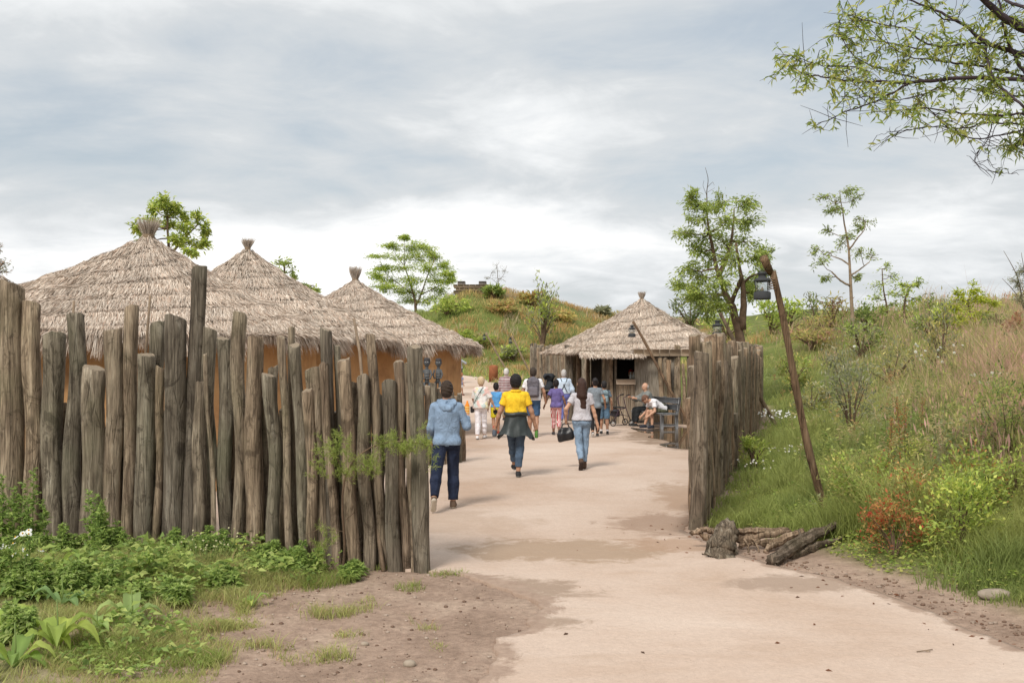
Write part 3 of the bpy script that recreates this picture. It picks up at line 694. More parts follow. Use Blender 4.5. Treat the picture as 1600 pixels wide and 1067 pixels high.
for lab1, lab2, px, py, bx, by in [('far leaning lamp pole on the hill, the left of two', 'tiny lantern on the left of the two far poles', 758, 520, 792, 578), ('far leaning lamp pole on the hill, the right of two', 'tiny lantern on the right of the two far poles', 799, 525, 829, 582)]:
    b = G(bx, by, 50); tp = W(px, py, b.y); pole(lab1, b, tp, .07, .055, M['barkpale']); lantern(lab2, tp+Vector((-.06, 0, -.02)), .42, .06)

# ---------------------------------------------------------------- bench, signs, stone wall, carved figures
bn = thing('park_bench', 'grey slatted wooden bench facing the path, beside the puddle', 'bench', (4.25, 30.42, 0), rz=R(20))
def bbox(nm, items):
    for i in items:
        mb = MB(); mb.box(i[0], i[1], bev=.008, rot=i[2] if len(i) > 2 else None); mb.build(nm, M['benchwood'], bn)
# bench local: faces -X, long axis Y (-.95 .. 1.0)
for y in (-.85, .05, .95):
    bbox('leg', [((-.24, y, .21), (.09, .08, .42)), ((.24, y, .21), (.09, .08, .42))])
    bbox('stretcher', [((0, y, .12), (.42, .05, .06))])
    rt = Matrix.Rotation(R(12), 3, 'Y'); bbox('back_post', [((.30, y, .66), (.07, .08, .52), rt)])
mb = MB()
for q in range(4): mb.box((-.21+q*.135, .05, .445), (.125, 2.0, .045), bev=.006)
mb.build('seat', M['benchwood'], bn)
mb = MB()
for q in range(2): mb.box((.235+q*.035+.0, .05, .63+q*.19), (.035, 2.0, .165), bev=.006, rot=Matrix.Rotation(R(12), 3, 'Y'))
mb.build('backrest', M['benchwood'], bn)
def sign(label, px0, px1, py0, py1, Yd, arch, zb=None):
    x0, x1 = (px0-800)/F*Yd, (px1-800)/F*Yd; zt = CAMH-(py0-HY)/F*Yd; zb = tz((x0+x1)/2, Yd) if zb is None else zb
    o = thing('sign_board', label, 'sign', ((x0+x1)/2, Yd, zb)); w = x1-x0; h = zt-zb
    mb = MB(); pts = [(-w/2, 0)]+[(math.cos(a)*-w/2, h-arch+math.sin(a)*arch) for a in np.linspace(0, math.pi, 11)]+[(w/2, 0)]; n = len(pts)
    v = [(x, -.04, z) for x, z in pts]+[(x, .04, z) for x, z in pts]
    mb.add(v, [list(range(n)), list(range(n, 2*n))[::-1]]+[[i, i+n, (i+1) % n+n, (i+1) % n] for i in range(n)]); mb.build('board', M['rust'], o)
    mb = MB(); mb.box((0, 0, .03), (w*1.06, .16, .10), bev=.01); mb.build('base', M['rust'], o)
sign('rust brown upright sign board with rounded top where the path meets the hill', 764, 778, 570, 597, 60, .12)
sign('rust brown arched sign board behind the boy with the small backpack', 922, 940, 595, 640, 36, .22)
st = W(742, 460, 92); sw = thing('stone_wall', 'block of pale stone wall on the hilltop', 'wall', (st.x-.3, st.y, st.z-1.6))
mb = MB()
for r_ in range(9):
    q = -1.6+(.2 if r_ % 2 else 0)
    while q < 1.35:
        w = .35+.25*rng.random(); mb.box((q+w/2, 0, .15+r_*.27), (w-.015, 1.6+.04*rng.random(), .26), bev=.02, col=np.array((.36, .27, .20))*(.75+.4*rng.random())); q += w
mb.build('masonry', M['attr'], sw)
mb = MB()
for q in (-.9, 1.0): mb.box((q, 0, 2.62), (.7, .8, .28), bev=.03, col=(.30, .27, .24))
mb.build('capstone', M['attr'], sw)

def carved(label, px, py0, py1, Yd, lean):
    zb = CAMH-(py1-HY)/F*Yd; h = (py1-py0)/F*Yd; o = thing('carved_figure', label, 'statue', ((px-800)/F*Yd, Yd, zb), group='carved wooden figures'); g = (.10, .105, .11); s = h
    mb = MB()
    mb.tube([(0, 0, -.55), (0, 0, 0)], .045, 8, col=(.14, .10, .07))
    mb.tube([(0, 0, 0), (0, .0, .05*s)], [.08*s, .09*s], 10, col=g)
    mb.tube([(-.055*s, 0, .04*s), (-.06*s, -.03*s, .18*s), (-.055*s, 0, .34*s)], [.03*s, .035*s, .04*s], 8, col=g); mb.tube([(.055*s, 0, .04*s), (.06*s, -.03*s, .18*s), (.055*s, 0, .34*s)], [.03*s, .035*s, .04*s], 8, col=g)
    mb.tube([(0, 0, .30*s), (0, 0, .42*s), (lean*s, 0, .58*s), (lean*s, 0, .69*s)], [.07*s, .06*s, .085*s, .07*s], 10, col=g, jit=.08)
    for sd in (-1, 1): mb.tube([(sd*.085*s, 0, .67*s), (sd*.125*s, -.02*s, .54*s), (sd*.09*s, -.06*s, .44*s), (sd*.02*s, -.08*s, .46*s)], [.026*s, .024*s, .022*s, .02*s], 7, col=g)
    mb.tube([(lean*s, 0, .68*s), (lean*s, 0, .75*s)], .04*s, 8, col=g)
    mb.blob((lean*s, 0, .855*s), (.075*s, .09*s, .125*s), col=g, jit=.06)
    mb.lathe([(.0, .99*s), (.07*s, .98*s), (.085*s, .93*s), (.088*s, .90*s)], (lean*s, 0, 0), 10, col=(.05, .045, .045))
    for q_ in (.45, .52, .60): mb.tube([(lean*s*q_-.075*s, -.035*s, q_*s), (lean*s*q_, -.085*s, q_*s-.01*s), (lean*s*q_+.075*s, -.035*s, q_*s)], .012*s, 5, col=(.22, .22, .22))
    mb.tube([(lean*s, -.06*s, .88*s), (lean*s, -.11*s, .83*s)], .018*s, 6, col=g)
    for sd in (-1, 1): mb.blob((lean*s+sd*.075*s, 0, .86*s), (.016*s, .025*s, .05*s), 6, 4, col=g)
    mb.build('figure', M['attr'], o, smooth=True)
    for sd in (-1, 1):
        mb = MB(); mb.blob((lean*s+sd*.032*s, -.082*s, .875*s), (.012*s, .010*s, .010*s), 8, 5, col=(.6, .6, .6)); mb.build('inlaid_eye', M['attr'], o, smooth=True)
carved('dark grey carved wooden figure on a post, the left one of the pair', 667, 558, 618, 21.2, .0)
carved('dark grey carved wooden figure on a post, the right one of the pair', 684, 559, 616, 21.5, .02)

# ---------------------------------------------------------------- driftwood at the end of the right palisade
def wood(label, name, cat, paths, mat=None):
    p0 = paths[0][0][0]; o = thing(name, label, cat, (p0[0], p0[1], 0))
    mb = MB()
    for pts, rad in paths:
        n = 18; P = np.array([(p[0]-p0[0], p[1]-p0[1], p[2]) for p in pts]); u = np.linspace(0, 1, len(P)); uu = np.linspace(0, 1, n)
        Q = np.stack([np.interp(uu, u, P[:, i]) for i in range(3)], 1); Q[1:-1] = (Q[:-2]+2*Q[1:-1]+Q[2:])/4; Q[1:-1] += (rng.random((n-2, 3))-.5)*.02
        rr = (.62 if name == 'root_tangle' else 1)*np.interp(uu, np.linspace(0, 1, len(rad)), rad)*(1+.08*np.sin(np.arange(n)*.9+rng.random()*6)); pf = 1+.60*(rng.random(22)-.5); mb.tube(Q, rr, 22, jit=.06, prof=pf)
    mb.build('driftwood', mat or M['drift'], o, smooth=False); return o
def gp(px, py, dz=0):
    p = G(px, py); return (p.x, p.y, p.z+dz)
def up(px, py, Yd): p = W(px, py, Yd); return tuple(p)
y0 = G(1118, 872).y
wood('upright weathered stump with deep grain at the palisade foot', 'tree_stump', 'stump', [([up(1122, 874, y0), up(1126, 855, y0+.05), up(1133, 835, y0+.1), up(1141, 820, y0+.2)], [.14, .115, .10, .085]),
     ([up(1112, 866, y0), up(1124, 870, y0), up(1130, 868, y0)], [.04, .07, .05]), ([up(1146, 868, y0+.1), up(1140, 840, y0+.2), up(1136, 822, y0+.2)], [.05, .05, .05])])
y1 = y0+.45
wood('tangle of grey roots lying behind the upright stump', 'root_tangle', 'driftwood', [
     ([up(1080, 834, y1), up(1100, 826, y1), up(1120, 832, y1)], [.04, .05, .05]), ([up(1092, 832, y1), up(1108, 842, y1), up(1122, 846, y1)], [.03, .06, .04]),
     ([up(1140, 836, y1), up(1165, 842, y1), up(1190, 836, y1), up(1236, 830, y1+.1)], [.08, .07, .05, .03]), ([up(1150, 830, y1), up(1180, 828, y1), up(1232, 826, y1+.2)], [.04, .05, .02]),
     ([up(1155, 850, y1), up(1180, 846, y1), up(1200, 852, y1)], [.06, .05, .03]), ([up(1190, 848, y1), up(1215, 846, y1), up(1235, 836, y1), up(1255, 830, y1)], [.03, .06, .055, .05]),
     ([up(1195, 862, y1-.2), up(1205, 852, y1-.1), up(1222, 848, y1)], [.035, .05, .03]), ([up(1170, 866, y1-.2), up(1168, 850, y1-.1), up(1160, 838, y1)], [.012, .012, .02]), ([up(1186, 862, y1-.2), up(1180, 845, y1-.1), up(1172, 838, y1)], [.012, .012, .02])])
L0, L1, L2, L3 = gp(1205, 886, .05), gp(1250, 868, .12), gp(1295, 848, .15), gp(1340, 826, .17)
M['driftdark'] = log_mat('dark_driftwood', (.05, .037, .028), (.20, .155, .12), (.40, .34, .28), (.12, .10, .06))
wood('long split log lying along the edge of the bank', 'fallen_log', 'log', mat=M['driftdark'], paths=[([L0, L1, L2, L3], [.055, .05, .035, .018]), ([gp(1215, 880, .10), gp(1255, 862, .17), gp(1300, 842, .16)], [.032, .034, .014]), ([gp(1235, 874, .03), gp(1268, 862, .05), gp(1318, 846, .04)], [.022, .035, .014]), ([gp(1290, 850, .12), gp(1318, 838, .20), gp(1336, 822, .16)], [.03, .03, .015]), ([gp(1262, 868, .02), gp(1248, 858, .20)], [.012, .008])])
wood('small dark log end between grass and the red leafed shrub', 'fallen_log', 'log', [([gp(1340, 826, .05), gp(1360, 822, .06)], [.085, .08])])
p = gp(1378, 822, 0); wood('short broken stump leaning among the shrubs', 'tree_stump', 'stump', [([p, up(1385, 805, p[1]), up(1393, 788, p[1]+.1)], [.08, .07, .05])])
# ---------------------------------------------------------------- leaves, trees, shrubs
def unit(v): return v/(np.linalg.norm(v, axis=-1, keepdims=True)+1e-9)
def cards(mb, P, D, L, Wd, col, fold=.15):
    """pointed leaves: root P, direction D"""
    N = len(P); D = unit(D); up = rng.normal(size=(N, 3))*.6+np.array([0, 0, 1.]); S_ = unit(np.cross(D, up)); Nn = np.cross(S_, D)
    L = np.broadcast_to(L, (N,))[:, None]; Wd = np.broadcast_to(Wd, (N,))[:, None]
    m = P+D*L*.45; V = np.stack([P, m-S_*Wd*.5+Nn*L*fold*.4, P+D*L-Nn*L*fold, m+S_*Wd*.5+Nn*L*fold*.4], 1).reshape(-1, 3)
    Q = np.arange(N)[:, None]*4+np.array([[0, 1, 2, 3]]); mb.add(V, Q, np.repeat(col, 4, 0))
def pick(cols, N, var=.25):
    c = np.array(cols, float)[rng.integers(0, len(cols), N)]; return c*(1-var/2+var*rng.random((N, 1)))

def make_tree(name, label, cat, base, Y, trunks, clumps, cols, lsize=.14, lw=.35, nl=60, twigs=7, bark='bark', depth=None, group=None, droop=.15, trunk_name='trunk', lead=True):
    """trunks: ([(px,py)..], r0, r1) sight-line points spread in depth; clumps: (px,py,rx,ry) in photo pixels at depth Y"""
    k = Y/F; o = thing(name, label, cat, base, group=group); b = np.array(base)
    allx = [c[0] for c in clumps] or [800]; half = (max(allx)-min(allx))/2*k
    depth = depth if depth is not None else half*.8
    mt = MB(); pool = []; prads = []
    for ti, (pts, r0, r1) in enumerate(trunks):
        off = 0 if ti == 0 else (rng.random()-.5)*depth
        n = 12; P = np.array([tuple(W(px, py, Y+off*(i/(len(pts)-1)))) for i, (px, py) in enumerate(pts)])
        u = np.linspace(0, 1, len(P)); uu = np.linspace(0, 1, n); Q = np.stack([np.interp(uu, u, P[:, i]) for i in range(3)], 1)
        Q[1:-1] = (Q[:-2]+Q[1:-1]*2+Q[2:])/4; Q[1:-1] += (rng.random((n-2, 3))-.5)*r0*.4
        rr = r1+(r0-r1)*(1-uu)**1.15
        if ti == 0: rr[0] *= 1.25; Q[0, 2] -= .15
        mt.tube(Q-b, rr, 8, jit=.15); pool.append(Q); prads.append(rr)
    pool = np.concatenate(pool) if pool else np.array([b]); prads = np.concatenate(prads) if len(prads) else np.array([.03])
    ml = MB()
    for c in clumps:
        cen = np.array(tuple(W(c[0], c[1], Y+(rng.random()-.5)*2*depth*.6))); rx, ry = c[2]*k*1.25, c[3]*k*1.45
        dd = np.linalg.norm((pool-cen)*np.array([1, .5, 1.]), axis=1)+np.clip(pool[:, 2]-cen[2], 0, 9)*1.5
        i = int(np.argmin(dd)); s0 = pool[i]; mid = (s0+cen)/2+np.array([0, 0, -.1*np.linalg.norm(cen-s0)])
        if lead: mt.tube(np.array([s0, (s0+mid)/2+(rng.random(3)-.5)*.04, mid, cen])-b, np.linspace(min(prads[i]*.6, .05), .012, 4)*(Y/30)**.3, 5, cap=False)
        nt = max(3, int(twigs*(c[4] if len(c) > 4 else 1)))
        for q in range(nt):
            d = unit(rng.normal(size=3)); end = cen+d*np.array([rx, (rx+ry)/2, ry])*(.55+.5*rng.random()); st_ = cen+(s0-cen)*rng.random()*.35*(rx/(np.linalg.norm(s0-cen)+rx))
            bend = (st_+end)/2+np.array([0, 0, .12*np.linalg.norm(end-st_)])
            mt.tube(np.array([st_, bend, end])-b, [.010*(Y/30)**.5, .007*(Y/30)**.5, .004*(Y/30)**.5], 4, cap=False)
            N = max(6, int(nl*.80*(.3+1.3*rng.random())))
            u = (rng.random(N)**.7)[:, None]; P = (1-u)**2*st_+2*u*(1-u)*bend+u**2*end+rng.normal(size=(N, 3))*np.array([rx, rx, ry])*.20
            D = unit(end-st_)[None]*.8+rng.normal(size=(N, 3))*np.array([.7, .7, .4]); D[:, 2] -= droop
            tone = (.8+.4*rng.random()); cc = pick(cols, N)*tone
            cards(ml, P-b, D, lsize*.72*(.5+.9*rng.random(N)), lsize*.72*lw*(.7+.6*rng.random(N)), cc)
    if mt.n: mt.build(trunk_name, M[bark], o, smooth=True)
    if ml.n: ml.build('crown', M['leaf'], o)
    return o
GREEN = [(.24, .33, .08), (.30, .39, .10), (.17, .25, .06)]
LIME = [(.33, .43, .08), (.26, .37, .07), (.40, .47, .11)]
YEL = [(.42, .48, .05), (.34, .42, .05), (.27, .36, .05)]
DARKG = [(.09, .14, .04), (.13, .19, .055), (.17, .23, .08)]
GREY = [(.21, .24, .14), (.27, .29, .18), (.15, .18, .10)]
GR = 'trees around the village'
# big two stemmed tree behind the right palisade
b = (W(1160, 540, 36).x, 36.0, tz(W(1160, 540, 36).x, 36)+.0)
make_tree('locust_tree', 'full crowned two stemmed green tree behind the right palisade', 'tree', b, 36,
 [([(1160, 600), (1160, 520), (1152, 505), (1144, 480), (1128, 450), (1122, 425), (1112, 380), (1106, 345), (1104, 318)], .20, .02), ([(1105, 330), (1104, 300), (1107, 280), (1102, 262)], .022, .006), ([(1106, 292), (1114, 284), (1116, 290)], .008, .004), ([(1104, 305), (1098, 290), (1100, 282)], .008, .004), ([(1106, 300), (1117, 294)], .008, .004), ([(1160, 515), (1163, 480), (1162, 450), (1155, 420), (1150, 380)], .15, .04), ([(1142, 475), (1152, 450), (1160, 430)], .09, .05), ([(1122, 432), (1138, 400), (1145, 360), (1147, 325)], .10, .02), ([(1160, 445), (1172, 432), (1195, 425)], .06, .02)],
 [(1080, 312, 14, 10), (1092, 320, 16, 12), (1130, 318, 22, 14), (1165, 315, 20, 12), (1100, 342, 24, 14), (1135, 345, 24, 16), (1170, 345, 18, 16), (1070, 365, 18, 12), (1098, 372, 26, 14), (1130, 380, 26, 18), (1165, 378, 22, 18), (1085, 392, 22, 12), (1110, 405, 24, 16), (1148, 408, 26, 18), (1180, 400, 18, 14), (1200, 398, 12, 14), (1072, 420, 18, 12), (1095, 430, 22, 14), (1125, 440, 20, 14), (1165, 440, 20, 14), (1192, 430, 14, 12), (1068, 447, 16, 8), (1090, 460, 20, 12), (1112, 468, 22, 14), (1100, 485, 18, 12), (1130, 480, 16, 10), (1078, 468, 12, 10), (1178, 455, 12, 12)],
 GREEN+[(.24, .30, .07)], lsize=.25, lw=.26, nl=62, twigs=8, group=GR, depth=2.0)
b = (W(1330, 500, 44).x, 44.0, tz(W(1330, 500, 44).x, 44))
make_tree('slender_tree', 'tall slender tree with thin sparse crown on the right ridge', 'tree', b, 44,
 [([(1333, 520), (1332, 497), (1330, 450), (1328, 400), (1322, 360), (1316, 330), (1312, 300)], .10, .015), ([(1328, 447), (1312, 438), (1300, 425)], .05, .03), ([(1330, 430), (1345, 420), (1358, 410)], .04, .02), ([(1329, 415), (1314, 405), (1300, 400)], .04, .02), ([(1327, 390), (1340, 372), (1350, 360)], .04, .02)],
 [(1290, 308, 16, 7), (1305, 318, 16, 8), (1322, 298, 16, 7), (1318, 326, 16, 7), (1335, 312, 9, 8), (1300, 330, 12, 6), (1352, 345, 14, 10), (1345, 355, 10, 6), (1296, 362, 10, 6), (1325, 372, 16, 8), (1278, 388, 12, 7), (1298, 395, 18, 8), (1285, 412, 16, 7), (1345, 395, 16, 9), (1362, 402, 14, 7), (1290, 432, 9, 5), (1338, 432, 8, 5), (1318, 380, 12, 6)],
 GREEN+GREY[:1], lsize=.24, lw=.28, nl=30, twigs=5, bark='barkpale', group=GR, depth=1.2)
b = G(1385, 508, 40); make_tree('young_tree', 'young light green tree right of the slender tree on the ridge', 'tree', b, b.y,
 [([(1387, 515), (1386, 480), (1380, 450), (1378, 420)], .06, .02)], [(1382, 420, 10, 8), (1390, 432, 14, 8), (1378, 445, 16, 8), (1395, 455, 14, 9), (1372, 466, 14, 7), (1390, 478, 16, 9), (1375, 487, 12, 7)], GREEN+LIME[:1], lsize=.25, lw=.3, nl=24, twigs=5, group=GR, depth=.8)
b = G(1416, 508, 40); make_tree('young_tree', 'second young tree with spreading light green branches, left of the yellow green one', 'tree', b, b.y,
 [([(1414, 515), (1412, 480), (1418, 455), (1428, 442)], .06, .02)], [(1435, 440, 10, 5), (1422, 450, 14, 7), (1410, 446, 8, 6), (1408, 462, 14, 8), (1428, 466, 14, 8), (1412, 480, 14, 8), (1425, 490, 16, 9), (1405, 496, 12, 8)], LIME+GREEN, lsize=.25, lw=.3, nl=24, twigs=5, group=GR, depth=.8)
b = G(1520, 528, 24); make_tree('young_tree', 'bright yellow green young tree on the right ridge', 'tree', b, b.y,
 [([(1522, 535), (1518, 500), (1512, 475)], .05, .02), ([(1522, 530), (1535, 495), (1550, 478)], .03, .01)], [(1518, 452, 12, 9), (1500, 462, 12, 6), (1508, 470, 22, 8), (1530, 466, 14, 9), (1552, 472, 16, 5), (1490, 482, 14, 5), (1515, 488, 24, 10), (1538, 492, 16, 9), (1498, 502, 18, 8), (1525, 508, 20, 9), (1508, 520, 18, 7), (1540, 512, 14, 8)], YEL, lsize=.17, lw=.32, nl=46, twigs=7, group=GR, depth=.7)
b = G(1556, 530, 24); make_tree('young_tree', 'dark green bush just right of the yellow green young tree', 'bush', b, b.y,
 [([(1556, 535), (1558, 505), (1556, 490)], .04, .02)], [(1548, 497, 14, 8), (1562, 500, 12, 9), (1552, 512, 16, 9), (1568, 515, 12, 8), (1558, 524, 16, 6)], DARKG+GREEN[:1], lsize=.15, lw=.35, nl=40, twigs=6, group=GR, depth=.6)
b = G(1598, 520, 20); make_tree('grey_bush', 'tall grey green bush with bare twigs at the right edge', 'bush', b, b.y,
 [([(1604, 530), (1600, 480), (1590, 430), (1568, 392)], .04, .006), ([(1604, 530), (1606, 470), (1600, 420), (1596, 395)], .03, .006), ([(1600, 480), (1585, 455), (1566, 435)], .02, .006)], [(1598, 425, 10, 10), (1588, 440, 14, 8), (1602, 455, 14, 12), (1592, 470, 14, 10), (1605, 485, 14, 12), (1592, 500, 12, 10), (1615, 440, 14, 20), (1620, 480, 14, 20)], GREY, lsize=.10, lw=.3, nl=50, twigs=8, group=GR, depth=.6)
# left: trees behind the huts
make_tree('young_tree', 'light green tree standing behind the topknot of the nearest hut', 'tree', (W(262, 480, 33).x, 33, 0), 33,
 [([(262, 655), (263, 480), (265, 400), (262, 340)], .12, .03), ([(265, 400), (290, 370), (310, 350)], .04, .02)],
 [(250, 312, 14, 9), (275, 318, 12, 10), (262, 330, 14, 10), (240, 325, 10, 8), (288, 335, 10, 9), (230, 345, 12, 8), (258, 350, 14, 9), (282, 358, 18, 10), (308, 345, 12, 9), (320, 358, 8, 8), (212, 355, 12, 6), (220, 370, 12, 6), (298, 378, 16, 9), (275, 378, 14, 9), (318, 385, 10, 8), (300, 392, 12, 6)], LIME+[(.20, .27, .07)], lsize=.20, lw=.42, nl=44, twigs=7, group=GR, depth=1.2)
make_tree('young_tree', 'small green treetop between the second and third thatched roofs', 'tree', (W(445, 480, 36).x, 36, 0), 36,
 [([(448, 640), (446, 480), (444, 415)], .10, .03), ([(446, 480), (470, 450), (490, 446)], .04, .02)], [(436, 412, 10, 6), (450, 412, 10, 7), (440, 422, 12, 6), (456, 424, 9, 6), (458, 436, 8, 5), (488, 450, 8, 4), (478, 446, 8, 4), (495, 456, 6, 4)], GREEN, lsize=.16, lw=.45, nl=30, twigs=5, group=GR, depth=1.0)
b = G(650, 486, 66); Yh = b.y
make_tree('acacia_tree', 'airy light green spreading tree on the hill behind the third hut', 'tree', b, Yh,
 [([(650, 488), (649, 468), (640, 440), (632, 415)], .22, .06), ([(650, 478), (660, 455), (668, 430), (680, 405)], .13, .05), ([(648, 462), (625, 445), (605, 430)], .09, .04), ([(655, 462), (680, 450), (700, 440)], .08, .04)],
 [(632, 370, 8, 4), (640, 385, 24, 6), (612, 385, 16, 5), (668, 388, 20, 6), (592, 400, 20, 5), (622, 402, 26, 7), (655, 402, 24, 8), (680, 400, 14, 7), (598, 416, 20, 5), (630, 420, 24, 8), (662, 420, 22, 8), (692, 418, 18, 6), (588, 430, 14, 5), (612, 438, 24, 7), (645, 440, 24, 8), (678, 438, 24, 8), (702, 438, 16, 5), (620, 455, 24, 7), (650, 458, 22, 8), (682, 455, 22, 7), (600, 448, 16, 5), (635, 470, 22, 6), (668, 470, 20, 6), (700, 428, 14, 4)], LIME+[(.17, .27, .05)], lsize=.50, lw=.26, nl=110, twigs=9, group=GR, depth=3.0, droop=.05)
b = G(778, 452, 75); make_tree('bare_sapling', 'nearly bare sapling on top of the hill', 'tree', b, b.y,
 [([(779, 454), (778, 435), (776, 412)], .07, .02), ([(779, 445), (768, 435), (758, 432)], .03, .015), ([(779, 440), (788, 428), (792, 415)], .03, .015)], [(776, 416, 8, 6), (768, 426, 8, 5), (788, 424, 7, 6), (780, 436, 10, 6), (760, 436, 5, 4)], GREY+[(.2, .18, .12)], lsize=.26, lw=.3, nl=12, twigs=5, group=GR, depth=.8)
make_tree('bare_sapling', 'sparse brownish treetop at the left edge above the far hut', 'tree', (W(-10, 480, 30).x, 30, 0), 30,
 [([(-12, 640), (-12, 480), (-8, 400)], .10, .03)], [(-2, 388, 8, 5), (6, 412, 12, 6), (-12, 405, 16, 12), (2, 426, 10, 5), (-20, 380, 14, 10), (-25, 420, 14, 12)], GREY+[(.22, .15, .09)], lsize=.14, lw=.35, nl=20, twigs=5, group=GR, depth=1.0)

# overhanging tree at the upper right: every limb grows from a trunk just outside the frame
OY = 9.2; ob = (5.35, 9.6, tz(5.35, 9.6))
ot = thing('acacia_tree', 'dark branched acacia whose leafy limbs reach in at the upper right', 'tree', ob); obv = np.array(ob)
BR = [([(1640, 60), (1600, 45), (1570, 30), (1535, 0), (1510, -40)], .045, .02), ([(1650, 110), (1600, 86), (1541, 68), (1502, 35), (1452, 12), (1400, -6)], .03, .006),
 ([(1541, 68), (1510, 68), (1480, 74), (1445, 70), (1416, 44), (1375, 38), (1340, 28), (1322, 22)], .012, .003), ([(1660, 130), (1600, 124), (1500, 122), (1420, 130), (1370, 128), (1330, 127), (1290, 121), (1255, 116), (1226, 100)], .022, .003),
 ([(1420, 131), (1390, 148), (1360, 163), (1320, 175), (1290, 190), (1272, 196)], .010, .003), ([(1650, 190), (1600, 178), (1550, 181), (1500, 178), (1440, 168), (1385, 175)], .014, .003),
 ([(1650, 205), (1600, 194), (1540, 192), (1500, 202), (1460, 197), (1420, 203), (1386, 214)], .010, .003), ([(1600, 203), (1570, 210), (1530, 218), (1500, 212), (1480, 200), (1460, 178), (1440, 160)], .008, .003),
 ([(1550, 192), (1546, 215), (1530, 235), (1522, 255), (1538, 266), (1560, 270), (1580, 272)], .005, .002), ([(1560, 190), (1545, 222), (1543, 250), (1556, 266), (1575, 264)], .004, .002),
 ([(1541, 68), (1540, 85), (1552, 125), (1575, 148), (1610, 175)], .014, .012), ([(1600, 120), (1541, 105), (1500, 100), (1468, 96), (1430, 75), (1380, 66), (1330, 58), (1318, 64)], .012, .003),
 ([(1450, 128), (1420, 120), (1370, 107), (1335, 90), (1310, 55), (1312, 33), (1318, 18)], .009, .002), ([(1357, 112), (1327, 103), (1285, 104), (1250, 92), (1235, 86)], .006, .002), ([(1500, 122), (1440, 150), (1400, 158), (1350, 150), (1305, 152)], .006, .002),
 ([(1470, 96), (1430, 92), (1400, 80), (1350, 40), (1330, 22)], .006, .002), ([(1630, 150), (1590, 100), (1572, 60), (1560, 0)], .014, .01), ([(1500, 35), (1470, 30), (1440, -10)], .008, .003), ([(1600, 150), (1560, 150), (1520, 140), (1470, 135)], .009, .003),
 ([(1640, 20), (1590, 10), (1550, -10)], .02, .01), ([(1420, 203), (1395, 206), (1370, 212)], .003, .002), ([(1600, 210), (1590, 225), (1575, 235)], .005, .003)]
mt = MB(); ml = MB(); limbs = []
for i, (pts, r0, r1) in enumerate(BR):
    dy0 = (rng.random()-.5)*.5; dy1 = (rng.random()-.5)*1.6
    P = np.array([tuple(W(px, py, OY+dy0+(dy1-dy0)*q/(len(pts)-1))) for q, (px, py) in enumerate(pts)])
    n = len(pts)*5; u = np.linspace(0, 1, len(P)); uu = np.linspace(0, 1, n); Q = np.stack([np.interp(uu, u, P[:, j]) for j in range(3)], 1)
    for _ in range(2): Q[1:-1] = (Q[:-2]+Q[1:-1]*2+Q[2:])/4
    Q[1:-1] += (rng.random((n-2, 3))-.5)*.012; mt.tube(Q-obv, np.linspace(r0, r1, n), 6, cap=False, jit=.1); limbs.append((Q, r0))
    leafy = i not in (8, 9, 20) ; bare = i in (6, 7, 4)
    for q in range(2, n):
        for _ in range(2):
            if rng.random() < (.52 if leafy else .3):
                d = unit(Q[q]-Q[q-1]+rng.normal(size=3)*np.array([.5, .8, .4])); ln = .10+.30*rng.random()*(1 if leafy else .5)
                e = Q[q]+d*ln+np.array([0, 0, (rng.random()-.6)*.08]); mid = (Q[q]+e)/2+rng.normal(size=3)*.012
                mt.tube(np.array([Q[q], mid, e])-obv, [.0035, .0028, .0015], 3, cap=False)
                if leafy and rng.random() < (.35 if bare else .9):
                    N = rng.integers(7, 17); u2 = rng.random(N)[:, None]; PP = Q[q]+(e-Q[q])*u2; N_ = N
                    D = unit(d)[None]*.35+rng.normal(size=(N_, 3))*np.array([.8, .8, .55]); D[:, 2] -= .22
                    cards(ml, PP-obv, D, .055+.045*rng.random(N_), .014+.012*rng.random(N_), pick([(.20, .28, .06), (.28, .34, .07), (.14, .21, .045), (.36, .40, .12), (.17, .24, .06)], N_))
TP = np.array([(5.35, 9.6, ob[2]-.1), (5.30, 9.5, 2.0), (5.12, 9.4, 3.2), (4.80, 9.25, 4.0), (4.95, 9.2, 4.9), (5.2, 9.2, 5.6), (5.0, 9.2, 6.4)])
TP[3] = W(1612, 215, 9.3); TP[4] = W(1625, 130, 9.25); TP[5] = W(1640, 60, 9.2); TP[6] = W(1630, -30, 9.2)
mt.tube(TP-obv, [.14, .12, .10, .085, .075, .06, .04], 10, jit=.12)
for (px0, py0, px1, py1) in [(1625, 130, 1600, 124), (1625, 130, 1650, 110), (1612, 200, 1650, 190), (1640, 60, 1640, 20), (1625, 150, 1660, 130), (1612, 215, 1650, 205)]:
    mt.tube(np.array([tuple(W(px0, py0, 9.25)), tuple(W(px1, py1, 9.2))])-obv, [.03, .02], 6)
ml2 = []
mt.build('trunk', M['darkbark'], ot, smooth=True); ml.build('crown', M['leaf'], ot)

